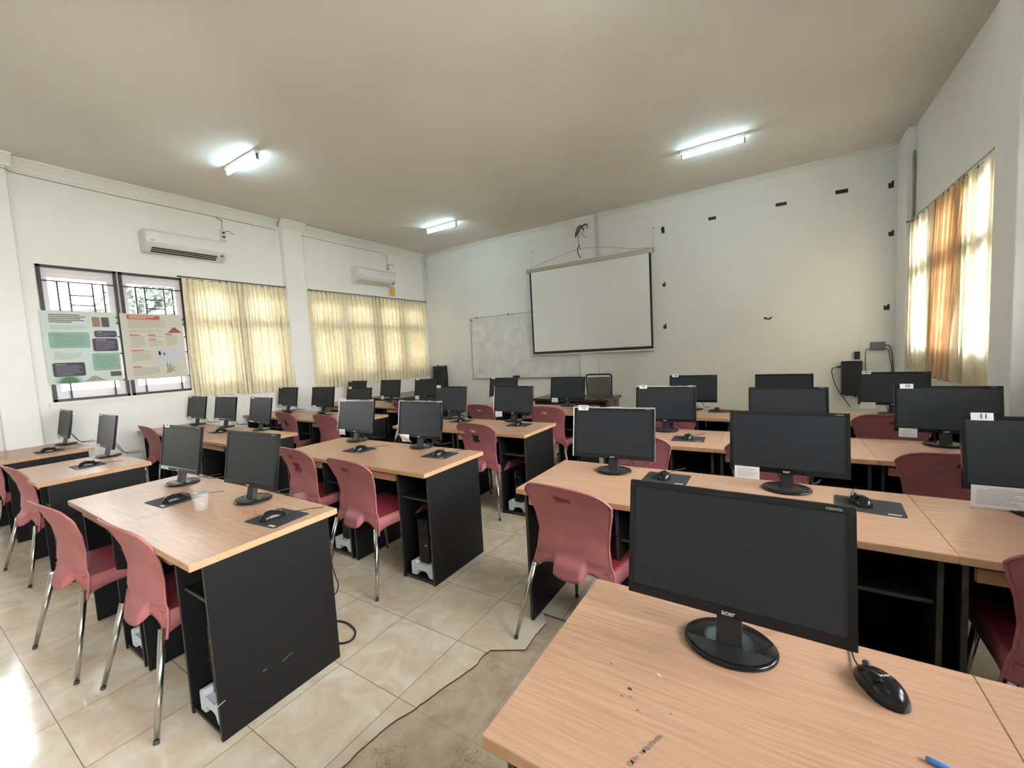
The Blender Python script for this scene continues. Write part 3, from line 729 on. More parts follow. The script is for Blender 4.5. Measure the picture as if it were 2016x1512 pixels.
# ================================================================== MONITORS
MW, MH, ZB = .468, .289, .08
def make_monitor():
    root = empty('monitor'); t = math.radians(9.5); c, s = math.cos(t), math.sin(t)
    def T(x, d, h): return (x, d*c + h*s, ZB + h*c - d*s)       # d: depth behind the front, h: height up the panel
    def tb(mb, x0, x1, d0, d1, h0, h1, m, bev=0):
        old = set(mb.bm.verts)
        mb.box(x0, x1, d0, d1, h0, h1, m, bev=bev)
        for v in mb.bm.verts:
            if v not in old: v.co = Vector(T(v.co.x, v.co.y, v.co.z))
    h = MW/2
    mb = MB(); b = .0135
    tb(mb, -h, h, 0, .016, 0, .024, M_bezel, .0012); tb(mb, -h, h, 0, .016, MH-.015, MH, M_bezel, .0012)
    tb(mb, -h, -h+b, 0, .016, .022, MH-.013, M_bezel); tb(mb, h-b, h, 0, .016, .022, MH-.013, M_bezel)
    tb(mb, -h+.001, h-.001, .014, .018, .001, MH-.001, M_matte)
    mb.build('bezel', M_bezel, root)
    mb = MB(); tb(mb, -h+b-.001, h-b+.001, .0025, .014, .023, MH-.014, M_screen); mb.build('screen', M_screen, root)
    mb = MB(); n0 = 0
    tb(mb, -.19, .19, .018, .030, .03, .25, M_matte, .006); tb(mb, -.11, .11, .028, .046, .05, .19, M_matte, .010); mb.build('rear_housing', M_matte, root)
    # neck
    mb = MB(); pr = [(-.026,.004,.012),(.026,.004,.012),(.030,.03,.012),(-.030,.03,.012)]
    V0 = [(-.027,.000,.010),(.027,.000,.010),(.027,.024,.010),(-.027,.024,.010)]
    V1 = [(-.024,.018,.150),(.024,.018,.150),(.024,.046,.150),(-.024,.046,.150)]
    a = [mb.bm.verts.new(p) for p in V0]; bb = [mb.bm.verts.new((p[0],p[1]+.016,p[2])) for p in V1]
    mb.bm.faces.new(a[::-1]); mb.bm.faces.new(bb)
    for k in range(4): mb.bm.faces.new((a[k], a[(k+1)%4], bb[(k+1)%4], bb[k]))
    mb.build('neck', M_matte, root)
    mb = MB(); mb.lathe([(.094,0),(.1,.003),(.1,.008),(.095,.012),(.05,.0135),(0.0001,.0138)], M_bezel, 40, 1, .86, 0, .022)
    ba = mb.build('base', M_bezel, root)
    mb = MB()   # matte front crescent
    P = [(.0925*math.cos(q), .0925*.86*math.sin(q)+.022, .0132) for q in [PI+.28+k*(PI-.56)/18 for k in range(19)]]
    mb.prism(P, (0,0,.0012), M_matte); mb.build('base_pad', M_matte, ba)
    q = T(0, -.0004, .010); text_obj('brand_mark', 'acer', .016, M_silver, root, frame_mat(q, (1,0,0), (0,s,c)), bold=.0003)
    q = T(h-.036, -.0004, MH-.0085); text_obj('model_mark', 'K202HQL', .0068, M_silver, root, frame_mat(q, (1,0,0), (0,s,c)))
    mb = MB(); mb.tube(smooth_curve([(.06,.05,.13),(.075,.075,.09),(.10,.11,.02),(.125,.17,.0045),(.14,.225,.0045)], 6), .0032, M_cable, 6)
    mb.tube(smooth_curve([(-.05,.05,.13),(-.04,.08,.08),(-.02,.13,.0085),(.01,.19,.0042),(.03,.23,.0042)], 6), .003, M_cable, 6)
    mb.build('cable', M_cable, root)
    return root
monP = make_monitor(); monK = kidmap(monP)
tt = math.radians(9.5); tcs, tsn = math.cos(tt), math.sin(tt)
def TM(x, d, h): return Vector((x, d*tcs+h*tsn, ZB+h*tcs-d*tsn))
def add_tag(root, txt, x=-.175, w=.062, hh=.030, up_=.012):
    mb = MB(); h0 = MH+up_-hh
    P = [TM(x-w/2, -.0022, h0), TM(x+w/2, -.0022, h0), TM(x+w/2, -.0022, h0+hh), TM(x-w/2, -.0022, h0+hh)]
    mb.prism(P, TM(0,.0014,0)-TM(0,0,0), M_paper); o = mb.build('number_label', M_paper, root); o['label'] = 'white paper number label'
    if txt: text_obj('number', txt, .026, M_ink, o, frame_mat(TM(x+.004, -.0030, h0+hh*.52), (1,0,0), (0,tsn,tcs)), bold=.0004)
def add_sheet(root, x=-.165, w=.085, h=.062, wav=0, top=.02):
    mb = MB(); L = h
    def fn(u, v):
        X = x+(u-.5)*w + wav*(1-v)*.02; p = TM(X, -.0022, top); return (p.x, p.y-.004*math.sin(PI*v)*(.4+abs(wav)) + wav*.006*math.sin(3*u+4*v), p.z-L*(1-v))
    mb.grid(fn, 6, 8, M_paper); o = mb.build('instruction_sheet', M_paper, root); o['label'] = 'white printed paper sheet taped to the lower bezel'
    mb = MB(); rnd = random.Random(int(x*1000)+int(h*999))
    for k in range(9):
        v = .86-.085*k; u0, u1 = (.3,.72) if k == 0 else ((.12,.88) if k == 1 else (.09, rnd.uniform(.6,.93)))
        p = [Vector(fn(u0, v))+Vector((0,-.0006,0)), Vector(fn(u1, v))+Vector((0,-.0006,0)), Vector(fn(u1, v+.025))+Vector((0,-.0006,0)), Vector(fn(u0, v+.025))+Vector((0,-.0006,0))]
        mb.poly(p, M_greyink)
    mb.build('printed_lines', M_greyink, o)
def add_film(root, sides='LR', seed=0):
    rnd = random.Random(seed)
    for sd in sides:
        mb = MB(); lastw = None
        if sd in 'LR':
            sx = -1 if sd == 'L' else 1; n = 10
            W_ = [rnd.uniform(.0003,.0045)*(.25 if 3 < k < 7 else 1) for k in range(n+1)]
            mb.grid(lambda u, v: TM(sx*(MW/2-.003+v*(.003+W_[int(round(u*n))])), -.0012-.003*v, MH*u), n, 1, M_film)
        if sd == 'T':
            W_ = [rnd.uniform(.001,.008)*(.2 if k in (3,4,8) else 1) for k in range(13)]
            mb.grid(lambda u, v: TM(-MW/2+MW*u, -.0012-.002*v, MH-.004+v*(.004+W_[int(round(u*12))])), 12, 1, M_film)
        o = mb.build('protective_film', M_film, root); o['label'] = 'peeling clear protective film'
MON = [ # key, x, y, yaw, tagtext(None = no tag), sheet(None/(w,h,wav)), film, label, where
 ('N',-.095,1.026,-.023,None,None,'','black monitor nearest the camera, on the scuffed desk'),
 ('R2L',-.784,2.247,.06,'12',None,'LRT','black monitor tagged 12 with peeling clear film'),
 ('R2M',.043,2.26,-.014,None,(.105,.060,0),'','black monitor with printed sheet, directly behind the nearest monitor'),
 ('R2R',.859,2.289,.017,'11',(.16,.088,0),'','black monitor tagged 11 at the right photo edge'),
 ('R3L',-.761,3.493,.063,'09',None,'T','black monitor tagged 09 in the third row'),
 ('R3M',.071,3.42,.01,None,None,'','untagged black monitor half hidden, centre of right block third row'),
 ('R3R',.876,3.485,-.065,'10',(.085,.056,0),'','black monitor tagged 10 with brownish screen reflection'),
 ('R4L',-.74,4.716,.042,'48',None,'','black monitor in the farthest row behind the one tagged 09'),
 ('R4M',.067,4.684,-.01,None,None,'','black monitor top in the farthest row, centre of right block'),
 ('R4R',.857,4.731,-.106,'01',(.10,.055,0),'','black monitor tagged 01 below the black wall box'),
 ('A1R',-2.364,1.05,.061,None,None,'','black monitor beside the clear cup, right one on nearest middle desk'),
 ('A1L',-3.177,1.02,.079,'4',(.10,.018,0),'','black monitor with small tag, left one on nearest middle desk'),
 ('A2L',-3.169,2.318,.023,'5',(.085,.05,.3),'LRT','black monitor with curled sheet, left one, second row middle desks'),
 ('A2R',-2.385,2.324,.003,None,(.11,.062,1.4),'LRT','black monitor with long crumpled sheet, right one, second row middle desks'),
 ('A3L',-3.134,3.556,-.014,'8',None,'R','black monitor with small tag, left one, third row middle desks'),
 ('A3R',-2.296,3.581,.012,None,(.085,.055,0),'LR','black monitor with printed sheet, right one, third row middle desks'),
 ('A4L',-3.234,4.81,-.015,'6',(.075,.06,0),'','black monitor with small tag below the whiteboard, farthest row'),
 ('A4R',-2.216,4.747,.011,None,(.085,.055,0),'','black monitor with printed sheet in front of the dark teacher desk'),
 ('B1',-4.952+.01,1.091,-.013,'3',(.10,.045,0),'','black monitor seen nearly edge-on, on the wider single desk'),
 ('C1',-6.385+.03,1.096,-.02,'2',(.10,.05,0),'','black monitor seen edge-on against the window wall, nearest row'),
 ('B2a',-6.381,2.3,.044,'7',(.10,.045,.4),'','black monitor at window end of the second row'),
 ('B2b',-5.644,2.322,.058,None,(.09,.05,.6),'T','black monitor with white tape on top edge, second row left block centre'),
 ('B2c',-4.875,2.346,-.025,'4',(.10,.016,0),'RT','black monitor with peeling film at aisle end, second row left block'),
 ('B3a',-6.342,3.483,.045,'9',(.09,.04,0),'','black monitor at window end of the third row, beside the pillar'),
 ('B3b',-5.517,3.533,.078,None,(.085,.05,.8),'','black monitor with curled sheet, third row left block centre'),
 ('B3c',-4.565,3.418,.017,'5',None,'R','black monitor half hidden at aisle end, third row left block'),
 ('B4a',-6.19,4.625,.022,'1',None,'','black monitor top at window end of the farthest row'),
 ('B4b',-5.439,4.712,.008,None,(.075,.06,0),'','untagged black monitor below the far curtain, farthest row'),
 ('B4c',-4.704,4.797,.046,'2',(.08,.06,0),'','black monitor left of the tall black box, farthest row')]
first = True
for key, x, y, a, tg, sheet, film, lab in MON:
    m = monP if first else copy_tree(monP, monK); first = False
    zz = .7415 if key == 'N' else .75
    m.location = (x, y, zz+.0002); m.rotation_euler = (0,0,a); tag(m, lab, 'monitor', 'black wide-screen monitors')
    if tg is not None: add_tag(m, tg)
    if sheet: add_sheet(m, -.235+.022+sheet[0]/2, *sheet)
    if film: add_film(m, film, hash(key) % 97 if False else len(lab))

# ================================================================== MICE AND MATS
M_mouse = mat('satin_black_plastic', (.010,.010,.011), .5, spec=.2)
def make_mouse():
    root = empty('computer_mouse')
    def body(u, v):
        th = 2*PI*u; 
        # v: 0 bottom edge .. 1 crown
        L, W, Hh = .058, .034, .037
        r = math.cos(v*PI/2)**.78 if v < 1 else 0
        x = W*r*math.cos(th); y = L*r*math.sin(th)
        x *= 1-.10*math.sin(th) ; 
        x *= 1-.08*(1-abs(math.sin(th)))**2
        z = Hh*math.sin(v*PI/2)**1.0*(1-.22*(y/L) - .15*(y/L)**2)
        return (x, y, .001+z)
    mb = MB(); mb.grid(body, 28, 10, M_bezel, closed=True); mb.build('shell', M_mouse, root)
    mb = MB(); mb.tube([(-.0035,.034,.0275),(.0035,.034,.0275)], .0085, M_cap, 14); mb.build('scroll_wheel', M_cap, root)
    mb = MB(); mb.tube(smooth_curve([(0,.052,.010),(.002,.066,.006),(.018,.10,.004),(.05,.15,.004),(.09,.20,.004)], 6), .0017, M_cable, 6); mb.build('cable', M_cable, root)
    return root
mouP = make_mouse(); mouK = kidmap(mouP)
text_obj('brand_mark', 'acer', .0125, M_silver, mouP, frame_mat((0,-.010,.0402), (1,0,0), (0,1,-.13)), bold=.0001)
mb = MB(); 
o = None
def pad_mesh():
    mb = MB(); w, d, r = .11, .09, .012; P = []
    for cx, cy, a0 in ((w-r, d-r, 0), (-w+r, d-r, PI/2), (-w+r, -d+r, PI), (w-r, -d+r, 1.5*PI)):
        for k in range(5): a = a0+k*PI/8; P.append((cx+r*math.cos(a), cy+r*math.sin(a), 0))
    mb.prism(P, (0,0,.0025), M_pad); return mb
padP = pad_mesh().build('mouse_mat', M_pad)
mb = MB(); mb.box(.055,.095,-.082,-.070,.0025,.0031,M_silver); lg_ = mb.build('mat_logo', M_silver, padP)
MOU = [ # x, y, yaw(mouse), pad yaw or None, where
 (.176,1.045,.50,None,'on the bare scuffed desk nearest the camera',0,0),
 (.298,2.19,.35,-.08,'right of the centre monitor, second row right block',.025,-.01),
 (-.50,2.245,.1,.0,'hidden behind the top edge of the nearest monitor, second row',.01,.0),
 (-.545,3.255,.0,.05,'left of the desk seam, third row right block',.0,-.005),
 (-.50,4.655,.2,.0,'beside the far right-block monitor, farthest row',.03,.0),
 (-2.79,.872,-.05,.06,'left of the clear cup, nearest middle desk',-.035,.0),
 (-1.985,.975,-.1,.10,'at the right end of the nearest middle desk',.01,.015),
 (-2.80,2.095,-.1,.0,'left one on the second row middle desks',-.02,.0),
 (-2.055,2.20,-.1,.06,'right one on the second row middle desks',.0,.0),
 (-2.87,3.44,-.1,.05,'left one on the third row middle desks',.0,.0),
 (-2.13,3.42,.0,.05,'right one on the third row middle desks',.01,.0),
 (-1.98,4.62,.1,.0,'right one on the farthest middle desks',.02,.0),
 (-4.62,.915,-.15,.0,'on the wider single desk, nearest row',.0,.0),
 (-5.96,.93,-.15,.0,'on the desk at the left photo edge',.0,.0),
 (-5.98,2.13,-.15,.0,'at window end, second row left block',.0,.0),
 (-5.27,2.13,-.15,.05,'centre of the second row, left block',.0,.0),
 (-6.02,3.32,.0,None,'at window end, third row left block',.0,.0),
 (-5.22,3.33,-.1,.0,'centre of the third row, left block',.05,.0),
 (-5.10,4.60,.0,.0,'under the far curtain, farthest row',.0,.0)]
first = fp = True
for x, y, a, pa, wh, dx, dy in MOU:
    z = .7415 if y == 1.045 else .75
    mo = mouP if first else copy_tree(mouP, mouK); first = False
    hp = .0026 if pa is not None else .0002
    mo.location = (x, y, z+hp); mo.rotation_euler = (0,0,a); tag(mo, 'black wired mouse '+wh, 'computer mouse', 'black computer mice')
    if pa is not None:
        if fp: pd = padP; fp = False
        else:
            pd = padP.copy(); C.objects.link(pd); l2 = lg_.copy(); C.objects.link(l2); l2.parent = pd
        pd.location = (x+dx, y+dy, z+.0002); pd.rotation_euler = (0,0,pa); tag(pd, 'dark mouse mat '+wh, 'mouse mat', 'dark mouse mats')

# ================================================================== PC TOWERS AND FOAM
def make_pc():
    root = empty('desktop_computer')
    mb = MB(); mb.box(-.045,.045,.012,.36,0,.29,M_matte,bev=.003); mb.build('case', M_matte, root)
    mb = MB(); mb.box(-.047,.047,0,.013,0,.292,M_bezel,bev=.003)
    mb.box(-.03,.03,-.001,0,.22,.238,M_matte); mb.box(-.047,.047,-.0015,.0,.145,.149,M_cap); mb.build('front_panel', M_bezel, root)
    mb = MB(); mb.box(.012,.03,-.0025,0,.118,.128,M_silver); mb.build('badge', M_silver, root)
    return root
def make_foam():
    mb = MB()
    P = [(-.1,0),(-.1,.085),(-.075,.10),(-.055,.10),(-.05,.078),(.05,.078),(.055,.098),(.085,.098),(.1,.085),(.1,0),(.055,0),(.048,.035),(.03,.045),(-.03,.045),(-.048,.035),(-.055,0)]
    mb.prism([(x, 0, z) for x, z in P], (0,.075,0), M_styro); bmesh.ops.bevel(mb.bm, geom=[e for e in mb.bm.edges], offset=.004, segments=1, affect='EDGES')
    return mb.build('foam_block', M_styro)
pcP = make_pc(); pcK = kidmap(pcP); foP = make_foam()
SP = [('M',1,1,'under the right desk of the second middle row'),('M',1,0,'under the left desk of the second middle row'),('M',2,1,'under the right desk of the third middle row'),('M',0,0,'under the left desk of the nearest middle row'),('M',0,1,'behind the scratched side panel, nearest middle row'),('R',1,2,'under the desk at the right photo edge')]
first = True
for b, r, i, wh in SP:
    xc = BX[b][i]+U/2-.038-.125; y = rowY(r)
    pc = pcP if first else copy_tree(pcP, pcK)
    fo = foP if first else foP.copy()
    if not first: C.objects.link(fo)
    dy = .085
    pc.location = (xc+.02, y+dy+.01, .029+.079); tag(pc, 'slim black computer tower on white foam '+wh, 'computer', 'slim computer towers on foam')
    fo.location = (xc+(.02 if first else .015), y+dy-.02, .0285); tag(fo, 'white foam packing block '+wh, 'foam block', 'white foam packing blocks'); first = False

# ================================================================== SMALL DESK THINGS
root = empty('plastic_cup', (-2.487,.88,.7502)); tag(root, 'clear disposable cup with torn teal lid on the nearest middle desk', 'cup')
M_clear = mat('clear_plastic', (.9,.93,.93), .08, alpha=.16); M_teal = mat('teal_film', (.08,.35,.33), .35, alpha=.8)
mb = MB(); mb.grid(lambda u, v: ((.026+.012*v)*math.cos(2*PI*u), (.026+.012*v)*math.sin(2*PI*u), .0005+.082*v), 28, 8, M_clear, closed=True)
mb.lathe([(.0255,.0005),(.0255,.0015)], M_clear, 28); mb.build('cup_body', M_clear, root, recalc=False)
mb = MB(); mb.tube([(.038*math.cos(2*PI*k/28), .038*math.sin(2*PI*k/28), .083) for k in range(29)], .0018, M_clear, 6, caps=False); mb.build('rim', M_clear, root)
mb = MB()
P = [(.036*math.cos(a), .036*math.sin(a), .0845) for a in [k*PI/9 for k in range(10)]] + [(-.02,.004,.078),(0,.010,.086),(.018,.002,.080)]
mb.poly(P, M_teal); mb.bm.normal_update(); bmesh.ops.triangulate(mb.bm, faces=mb.bm.faces[:]); mb.build('torn_lid', M_teal, root)
mb = MB(); rnd = random.Random(5)
for k in range(3):
    c0 = Vector((rnd.uniform(-.008,.008), rnd.uniform(-.008,.008), .012+.006*k)); q = [c0+Vector((rnd.uniform(-.014,.014), rnd.uniform(-.014,.014), rnd.uniform(-.008,.012))) for _ in range(4)]; mb.poly(q, M_paper)
mb.build('crumpled_wrap', M_paper, root, recalc=False)
M_rub = mat('red_rubber', (.55,.10,.05), .5)
mb = MB(); mb.tube([(.016*math.cos(2*PI*k/24)*(1+.1*math.sin(3*k)), .012*math.sin(2*PI*k/24), 0) for k in range(25)], .001, M_rub, 5, caps=False)
o = mb.build('rubber_band', M_rub); o.location = (-2.196,.953,.7512); tag(o, 'small red rubber band lying on the nearest middle desk', 'rubber band')
M_blue = mat('blue_plastic', (.06,.22,.62), .35)
root = empty('pen', (.285,.875,.7415+.0052), 2.85); tag(root, 'blue pen at the bottom edge of the photo on the nearest desk', 'pen')
mb = MB(); mb.tube([(-.07,0,0),(.035,0,0)], .0042, M_blue, 10); mb.tube([(-.078,0,0),(-.07,0,0)], [.0015,.004], M_blue, 10); mb.build('barrel', M_blue, root)
mb = MB(); mb.tube([(.03,0,0),(.072,0,0),(.078,0,0)], [.005,.005,.003], M_blue, 10); mb.build('cap', M_blue, root)
# paper tabs on far desks
# floor cable loops behind nearest middle desk
mb = MB(); mb.tube(smooth_curve([(-2.16,1.29,.006),(-2.108,1.314,.006),(-2.036,1.332,.006),(-1.944,1.318,.006),(-1.892,1.28,.006),(-1.885,1.238,.006),(-1.932,1.205,.006),(-2.05,1.21,.006)], 8), .005, M_cable, 8)
o = mb.build('power_cable', M_cable); tag(o, 'looped black cable on the floor beyond the nearest middle desk', 'cable')
mb = MB(); mb.tube(smooth_curve([(-1.90,1.17,.62),(-1.86,1.185,.541),(-1.865,1.172,.48),(-1.86,1.178,.416),(-1.855,1.190,.353),(-1.86,1.180,.315),(-1.90,1.172,.27),(-1.885,1.165,.20),(-1.93,1.16,.09),(-1.98,1.16,.006)], 8), .003, M_cable, 8)
o = mb.build('power_cable', M_cable); tag(o, 'thin black cable hanging behind the scratched side panel of the nearest middle desk', 'cable')
mb = MB(); mb.tube(smooth_curve([(-2.6,3.85,.006),(-2.5,3.75,.006),(-2.35,3.8,.006),(-2.25,3.72,.006),(-2.15,3.82,.006),(-2.3,3.9,.006),(-2.5,3.86,.012),(-2.4,3.72,.012)], 8), .005, M_cable, 8)
o = mb.build('power_cable', M_cable); tag(o, 'tangled black cables on the floor behind the third middle row', 'cable')
root = empty('floor_box', (-2.36,4.86,0), .1); tag(root, 'small beige box with black top on the floor behind the third row', 'box')
mb = MB(); mb.box(-.07,.07,-.05,.05,0,.09,M_ac,bev=.003); mb.build('body', M_ac, root); mb = MB(); mb.box(-.072,.072,-.052,.052,.0905,.11,M_cap,bev=.003); mb.build('lid', M_cap, root)

# ================================================================== TEACHER FURNITURE
def dark_desk(x0, x1, y0, y1, zt, label, rz=0):
    cx, cy = (x0+x1)/2, (y0+y1)/2; root = empty('office_desk', (cx, cy, 0), rz); tag(root, label, 'desk'); a, b = (x1-x0)/2, (y1-y0)/2
    def P(n, *q):
        mb = MB(); mb.box(*q, M_dark, bev=.002); mb.build(n, M_dark, root)
    P('desktop', -a, a, -b, b, zt-.035, zt); P('side_panel', -a+.03, -a+.055, -b+.03, b-.03, 0, zt-.036); P('side_panel', a-.055, a-.03, -b+.03, b-.03, 0, zt-.036)
    P('front_panel', -a+.056, a-.056, -b+.06, -b+.08, .12, zt-.036); return root
dark_desk(-3.08, -1.90, 5.37, 5.95, .755, 'dark brown teacher desk in front of the whiteboard')
dark_desk(-6.60, -5.70, 5.13, 6.90, .75, 'long dark brown table in the front left corner')
root = empty('office_chair', (-2.36, 6.30, 0), .05); tag(root, 'black mesh-back office chair behind the teacher desk', 'office chair')
mb = MB()
def rr(u): 
    return None
fr = []
for cx, cz, a0 in ((.165,1.0,0),(-.165,1.0,PI/2),(-.15,.60,PI),(.15,.60,1.5*PI)):
    for k in range(6): a = a0+k*PI/10; fr.append((cx+.04*math.cos(a), -.02 - .02*math.cos((cz-.8)*4), cz+.04*math.sin(a)))
mb.tube(fr+[fr[0]], .013, M_matte, 8, caps=False); mb.build('back_frame', M_matte, root)
mb = MB(); mb.grid(lambda u, v: ((u-.5)*.37, -.02-.02*math.cos((.62+.38*v-.8)*4), .60+.40*v), 8, 8, M_mesh); mb.build('backrest', M_mesh, root)
mb = MB(); mb.box(-.24,.24,-.46,-.04,.44,.50,M_matte,bev=.02,seg=2); mb.build('seat', M_matte, root)
mb = MB(); mb.tube([(0,-.25,.08),(0,-.25,.44)], .028, M_chrome, 12); mb.build('gas_lift', M_chrome, root)
mb = MB(); mb.tube([(0,-.06,.46),(0,.01,.55),(0,-.01,.66)], .018, M_matte, 8); mb.build('back_support', M_matte, root)
mb = MB()
for k in range(5):
    a = 2*PI*k/5+.3; mb.tube([(0,-.25,.10),(.28*math.cos(a),-.25+.28*math.sin(a),.06)], [.022,.014], M_matte, 8)
mb.build('star_base', M_matte, root)
for k in range(5):
    a = 2*PI*k/5+.3; px, py = .28*math.cos(a), -.25+.28*math.sin(a); mb = MB(); mb.tube([(px-.015,py,.027),(px+.015,py,.027)], .026, M_cap, 12); mb.build('caster', M_cap, root)
# marker lying on teacher desk
mb = MB(); mb.tube([(-.055,0,0),(.04,0,0)], .007, M_white, 10); mb.tube([(.04,0,0),(.065,0,0)], .0078, M_ink, 10); o = mb.build('marker_pen', M_white); o.location = (-2.86,5.60,.7632); o.rotation_euler = (0,0,-.5); tag(o, 'white marker pen on the left end of the teacher desk', 'marker pen')

# ================================================================== FRONT WALL
root = empty('whiteboard', (-4.195, YF-.012, .945)); tag(root, 'smudged whiteboard half hidden behind the projector screen', 'whiteboard')
mb = MB(); mb.box(-1.24,1.24,-.004,.010,.012,1.268,M_wb); mb.build('board', M_wb, root)
mb = MB(); t = .012
M_alu = mat('aluminium_trim', (.40,.40,.38), .4, metal=.6)
mb.box(-1.252,1.252,-.014,.010,0,t,M_alu); mb.box(-1.252,1.252,-.012,.010,1.268,1.28,M_alu); mb.box(-1.252,-1.24,-.012,.010,t,1.268,M_alu); mb.box(1.24,1.252,-.012,.010,t,1.268,M_alu); mb.build('frame', M_alu, root)
mb = MB(); mb.box(-1.25,1.25,-.055,-.014,-.004,.004,M_alu); mb.box(-1.25,1.25,-.058,-.054,-.004,.012,M_alu); mb.build('tray', M_alu, root)
for x in (-1.07, -.28): 
    mb = MB(); mb.box(x-.012,x+.012,-.018,-.012,1.265,1.295,M_iron); mb.build('clip', M_iron, root)
mb = MB(); mb.tube([(-1.205,-.016,1.235),(-1.205,-.0045,1.235)], .016, M_cap, 14); mb.build('corner_magnet', M_cap, root)
mb = MB(); mb.box(-.075,.075,-.018,.018,0,.05,M_matte,bev=.005); o = mb.build('board_eraser', M_matte); o.location = (-4.35, YF-.045, .950); tag(o, 'black board eraser on the whiteboard tray', 'eraser')
# projector screen
sx0, sx1, sy = -3.90, -1.66, YF-.11; zb_, zt_ = 1.37, 2.93
root = empty('projector_screen', ((sx0+sx1)/2, sy, zb_)); tag(root, 'pulled-down white projector screen with black border', 'projector screen'); cx = (sx0+sx1)/2; hw = (sx1-sx0)/2; H = zt_-zb_
mb = MB(); mb.box(-hw, hw, -.001, .001, .03, H, M_screenfab); mb.build('fabric', M_screenfab, root)
mb = MB()
for q in ((-hw,-hw+.035,.03,H),(hw-.035,hw,.03,H),(-hw+.035,hw-.035,.03,.075)): mb.box(q[0],q[1],-.0022,-.0012,q[2],q[3],M_ink)
mb.build('black_border', M_ink, root)
mb = MB(); mb.tube([(-hw-.005,0,.012),(hw+.005,0,.012)], .014, M_white, 12); mb.build('bottom_bar', M_white, root)
mb = MB(); mb.tube([(-hw-.03,.0,H+.035),(hw+.03,.0,H+.035)], .036, M_brown, 16); mb.tube([(-hw-.045,.0,H+.035),(-hw-.03,.0,H+.035)], .040, M_brown, 16); mb.tube([(hw+.03,.0,H+.035),(hw+.045,.0,H+.035)], .040, M_brown, 16); mb.build('roller_case', M_brown, root)
mb = MB(); mb.tube(smooth_curve([(-hw+.02,.0,H+.075),(-.55,.03,H+.21),(-.18,.05,H+.275),(.25,.05,H+.245),(hw-.3,.03,H+.12),(hw-.02,0,H+.075)], 6), .003, M_wire, 6)
for sx_ in (-hw+.03, hw+.02): mb.tube([(sx_,.0,H+.07),(sx_,.10,H+.40)], .0012, M_cap, 5)
mb.build('hanging_cord', M_cap, root)
for x, z, l in ((-3.862,3.33,'left of the projector screen'), (-1.63,3.32,'right of the projector screen')):
    mb = MB(); mb.tube([(0,.0,0),(0,-.03,.004)], .004, M_iron, 8); mb.tube([(0,-.03,.004),(0,-.033,.004)], .008, M_iron, 8); o = mb.build('wall_nail', M_iron); o.location = (x, YF, z); tag(o, 'rusty wall nail above and '+l, 'nail')
# dangling wires on pillar
M_redw = mat('red_wire', (.45,.06,.07), .5)
mb = MB(); yy = YF-.06
mb.tube(smooth_curve([(-2.80,yy,3.52),(-2.86,yy-.02,3.60),(-2.93,yy-.02,3.52),(-2.95,yy-.02,3.42),(-2.93,yy-.01,3.47),(-2.84,yy-.02,3.57),(-2.74,yy-.02,3.60),(-2.72,yy-.02,3.53)], 5), .009, M_cable, 6)
mb.tube(smooth_curve([(-2.89,yy,3.52),(-2.90,yy-.02,3.40),(-2.89,yy-.02,3.28),(-2.87,yy-.01,3.20)], 5), .004, M_redw, 6)
mb.tube(smooth_curve([(-2.80,yy,3.55),(-2.82,yy-.02,3.44),(-2.76,yy-.02,3.38)], 5), .004, M_redw, 6)
mb.tube(smooth_curve([(-2.89,yy,3.28),(-2.92,yy-.02,3.20),(-2.90,yy-.02,3.10),(-2.87,yy-.01,3.05)], 5), .007, M_cable, 6)
o = mb.build('loose_wires', M_cable); tag(o, 'loose red and black wires hanging on the pillar above the screen', 'wires')
mb = MB(); mb.tube([(-2.60,YF-.045,0),(-2.60,YF-.045,ZC-.02)], .022, M_wall, 10); struct(mb.build('trim_13', M_wall))
# tape pieces
TP = [(-1.492,3.268,.05,.10,-.05,'topmost of the left column, beside the screen top',0),(-.781,3.297,.105,.045,.02,'leftmost of the top row',0),(.086,3.303,.13,.045,.03,'middle of the top row',0),(.746,3.311,.13,.05,.03,'rightmost of the top row',0),
 (1.226,3.278,.055,.09,.0,'torn, top right near the corner',1),(1.233,2.687,.055,.075,.0,'torn, second down at the right corner',2),(1.20,1.776,.06,.075,.0,'torn, lowest at the right corner',3),(-.079,1.754,.10,.05,.15,'torn strip alone low in the middle of the wall',4),
 (-1.498,2.416,.05,.075,.0,'torn, middle of the left column beside the screen',5),(-1.50,1.751,.05,.085,.0,'torn, lowest of the left column beside the screen',6)]
for k, (x, z, wd, ht, a, l, torn) in enumerate(TP):
    rnd = random.Random(torn*11+1); mb = MB()
    if not torn: P = [(-wd/2,-ht/2),(wd/2,-ht/2),(wd/2,ht/2),(-wd/2,ht/2)]
    elif torn == 4: P = [(-.05,-.02),(-.048,.02),(-.04,.004),(-.03,.018),(-.02,.0),(.01,-.005),(.03,.015),(.05,.022),(.045,.0),(.03,-.018),(.0,-.024),(-.03,-.02)]
    else:
        P = [(-wd/2+rnd.uniform(0,.01),-ht/2),(wd/2,-ht/2),(wd/2,ht/2),(wd*.12,ht*.42),(wd*rnd.uniform(-.02,.1),ht*rnd.uniform(.12,.25)),(-wd*.2,ht*.12),(-wd*.25,ht*rnd.uniform(.25,.4)),(-wd/2,ht*.2),(-wd/2+.004,-ht*.1)]
    mb.prism([(p, 0, q) for p, q in P], (0,-.001,0), M_tape)
    mb.bm.normal_update(); bmesh.ops.triangulate(mb.bm, faces=[f for f in mb.bm.faces if len(f.verts) > 4])
    o = mb.build('tape_piece', M_tape); o.location = (x, YF-.0005, z); o.rotation_euler = (0,a,0); tag(o, 'black tape on the front wall, '+l, 'tape', 'black tape pieces on the front wall')
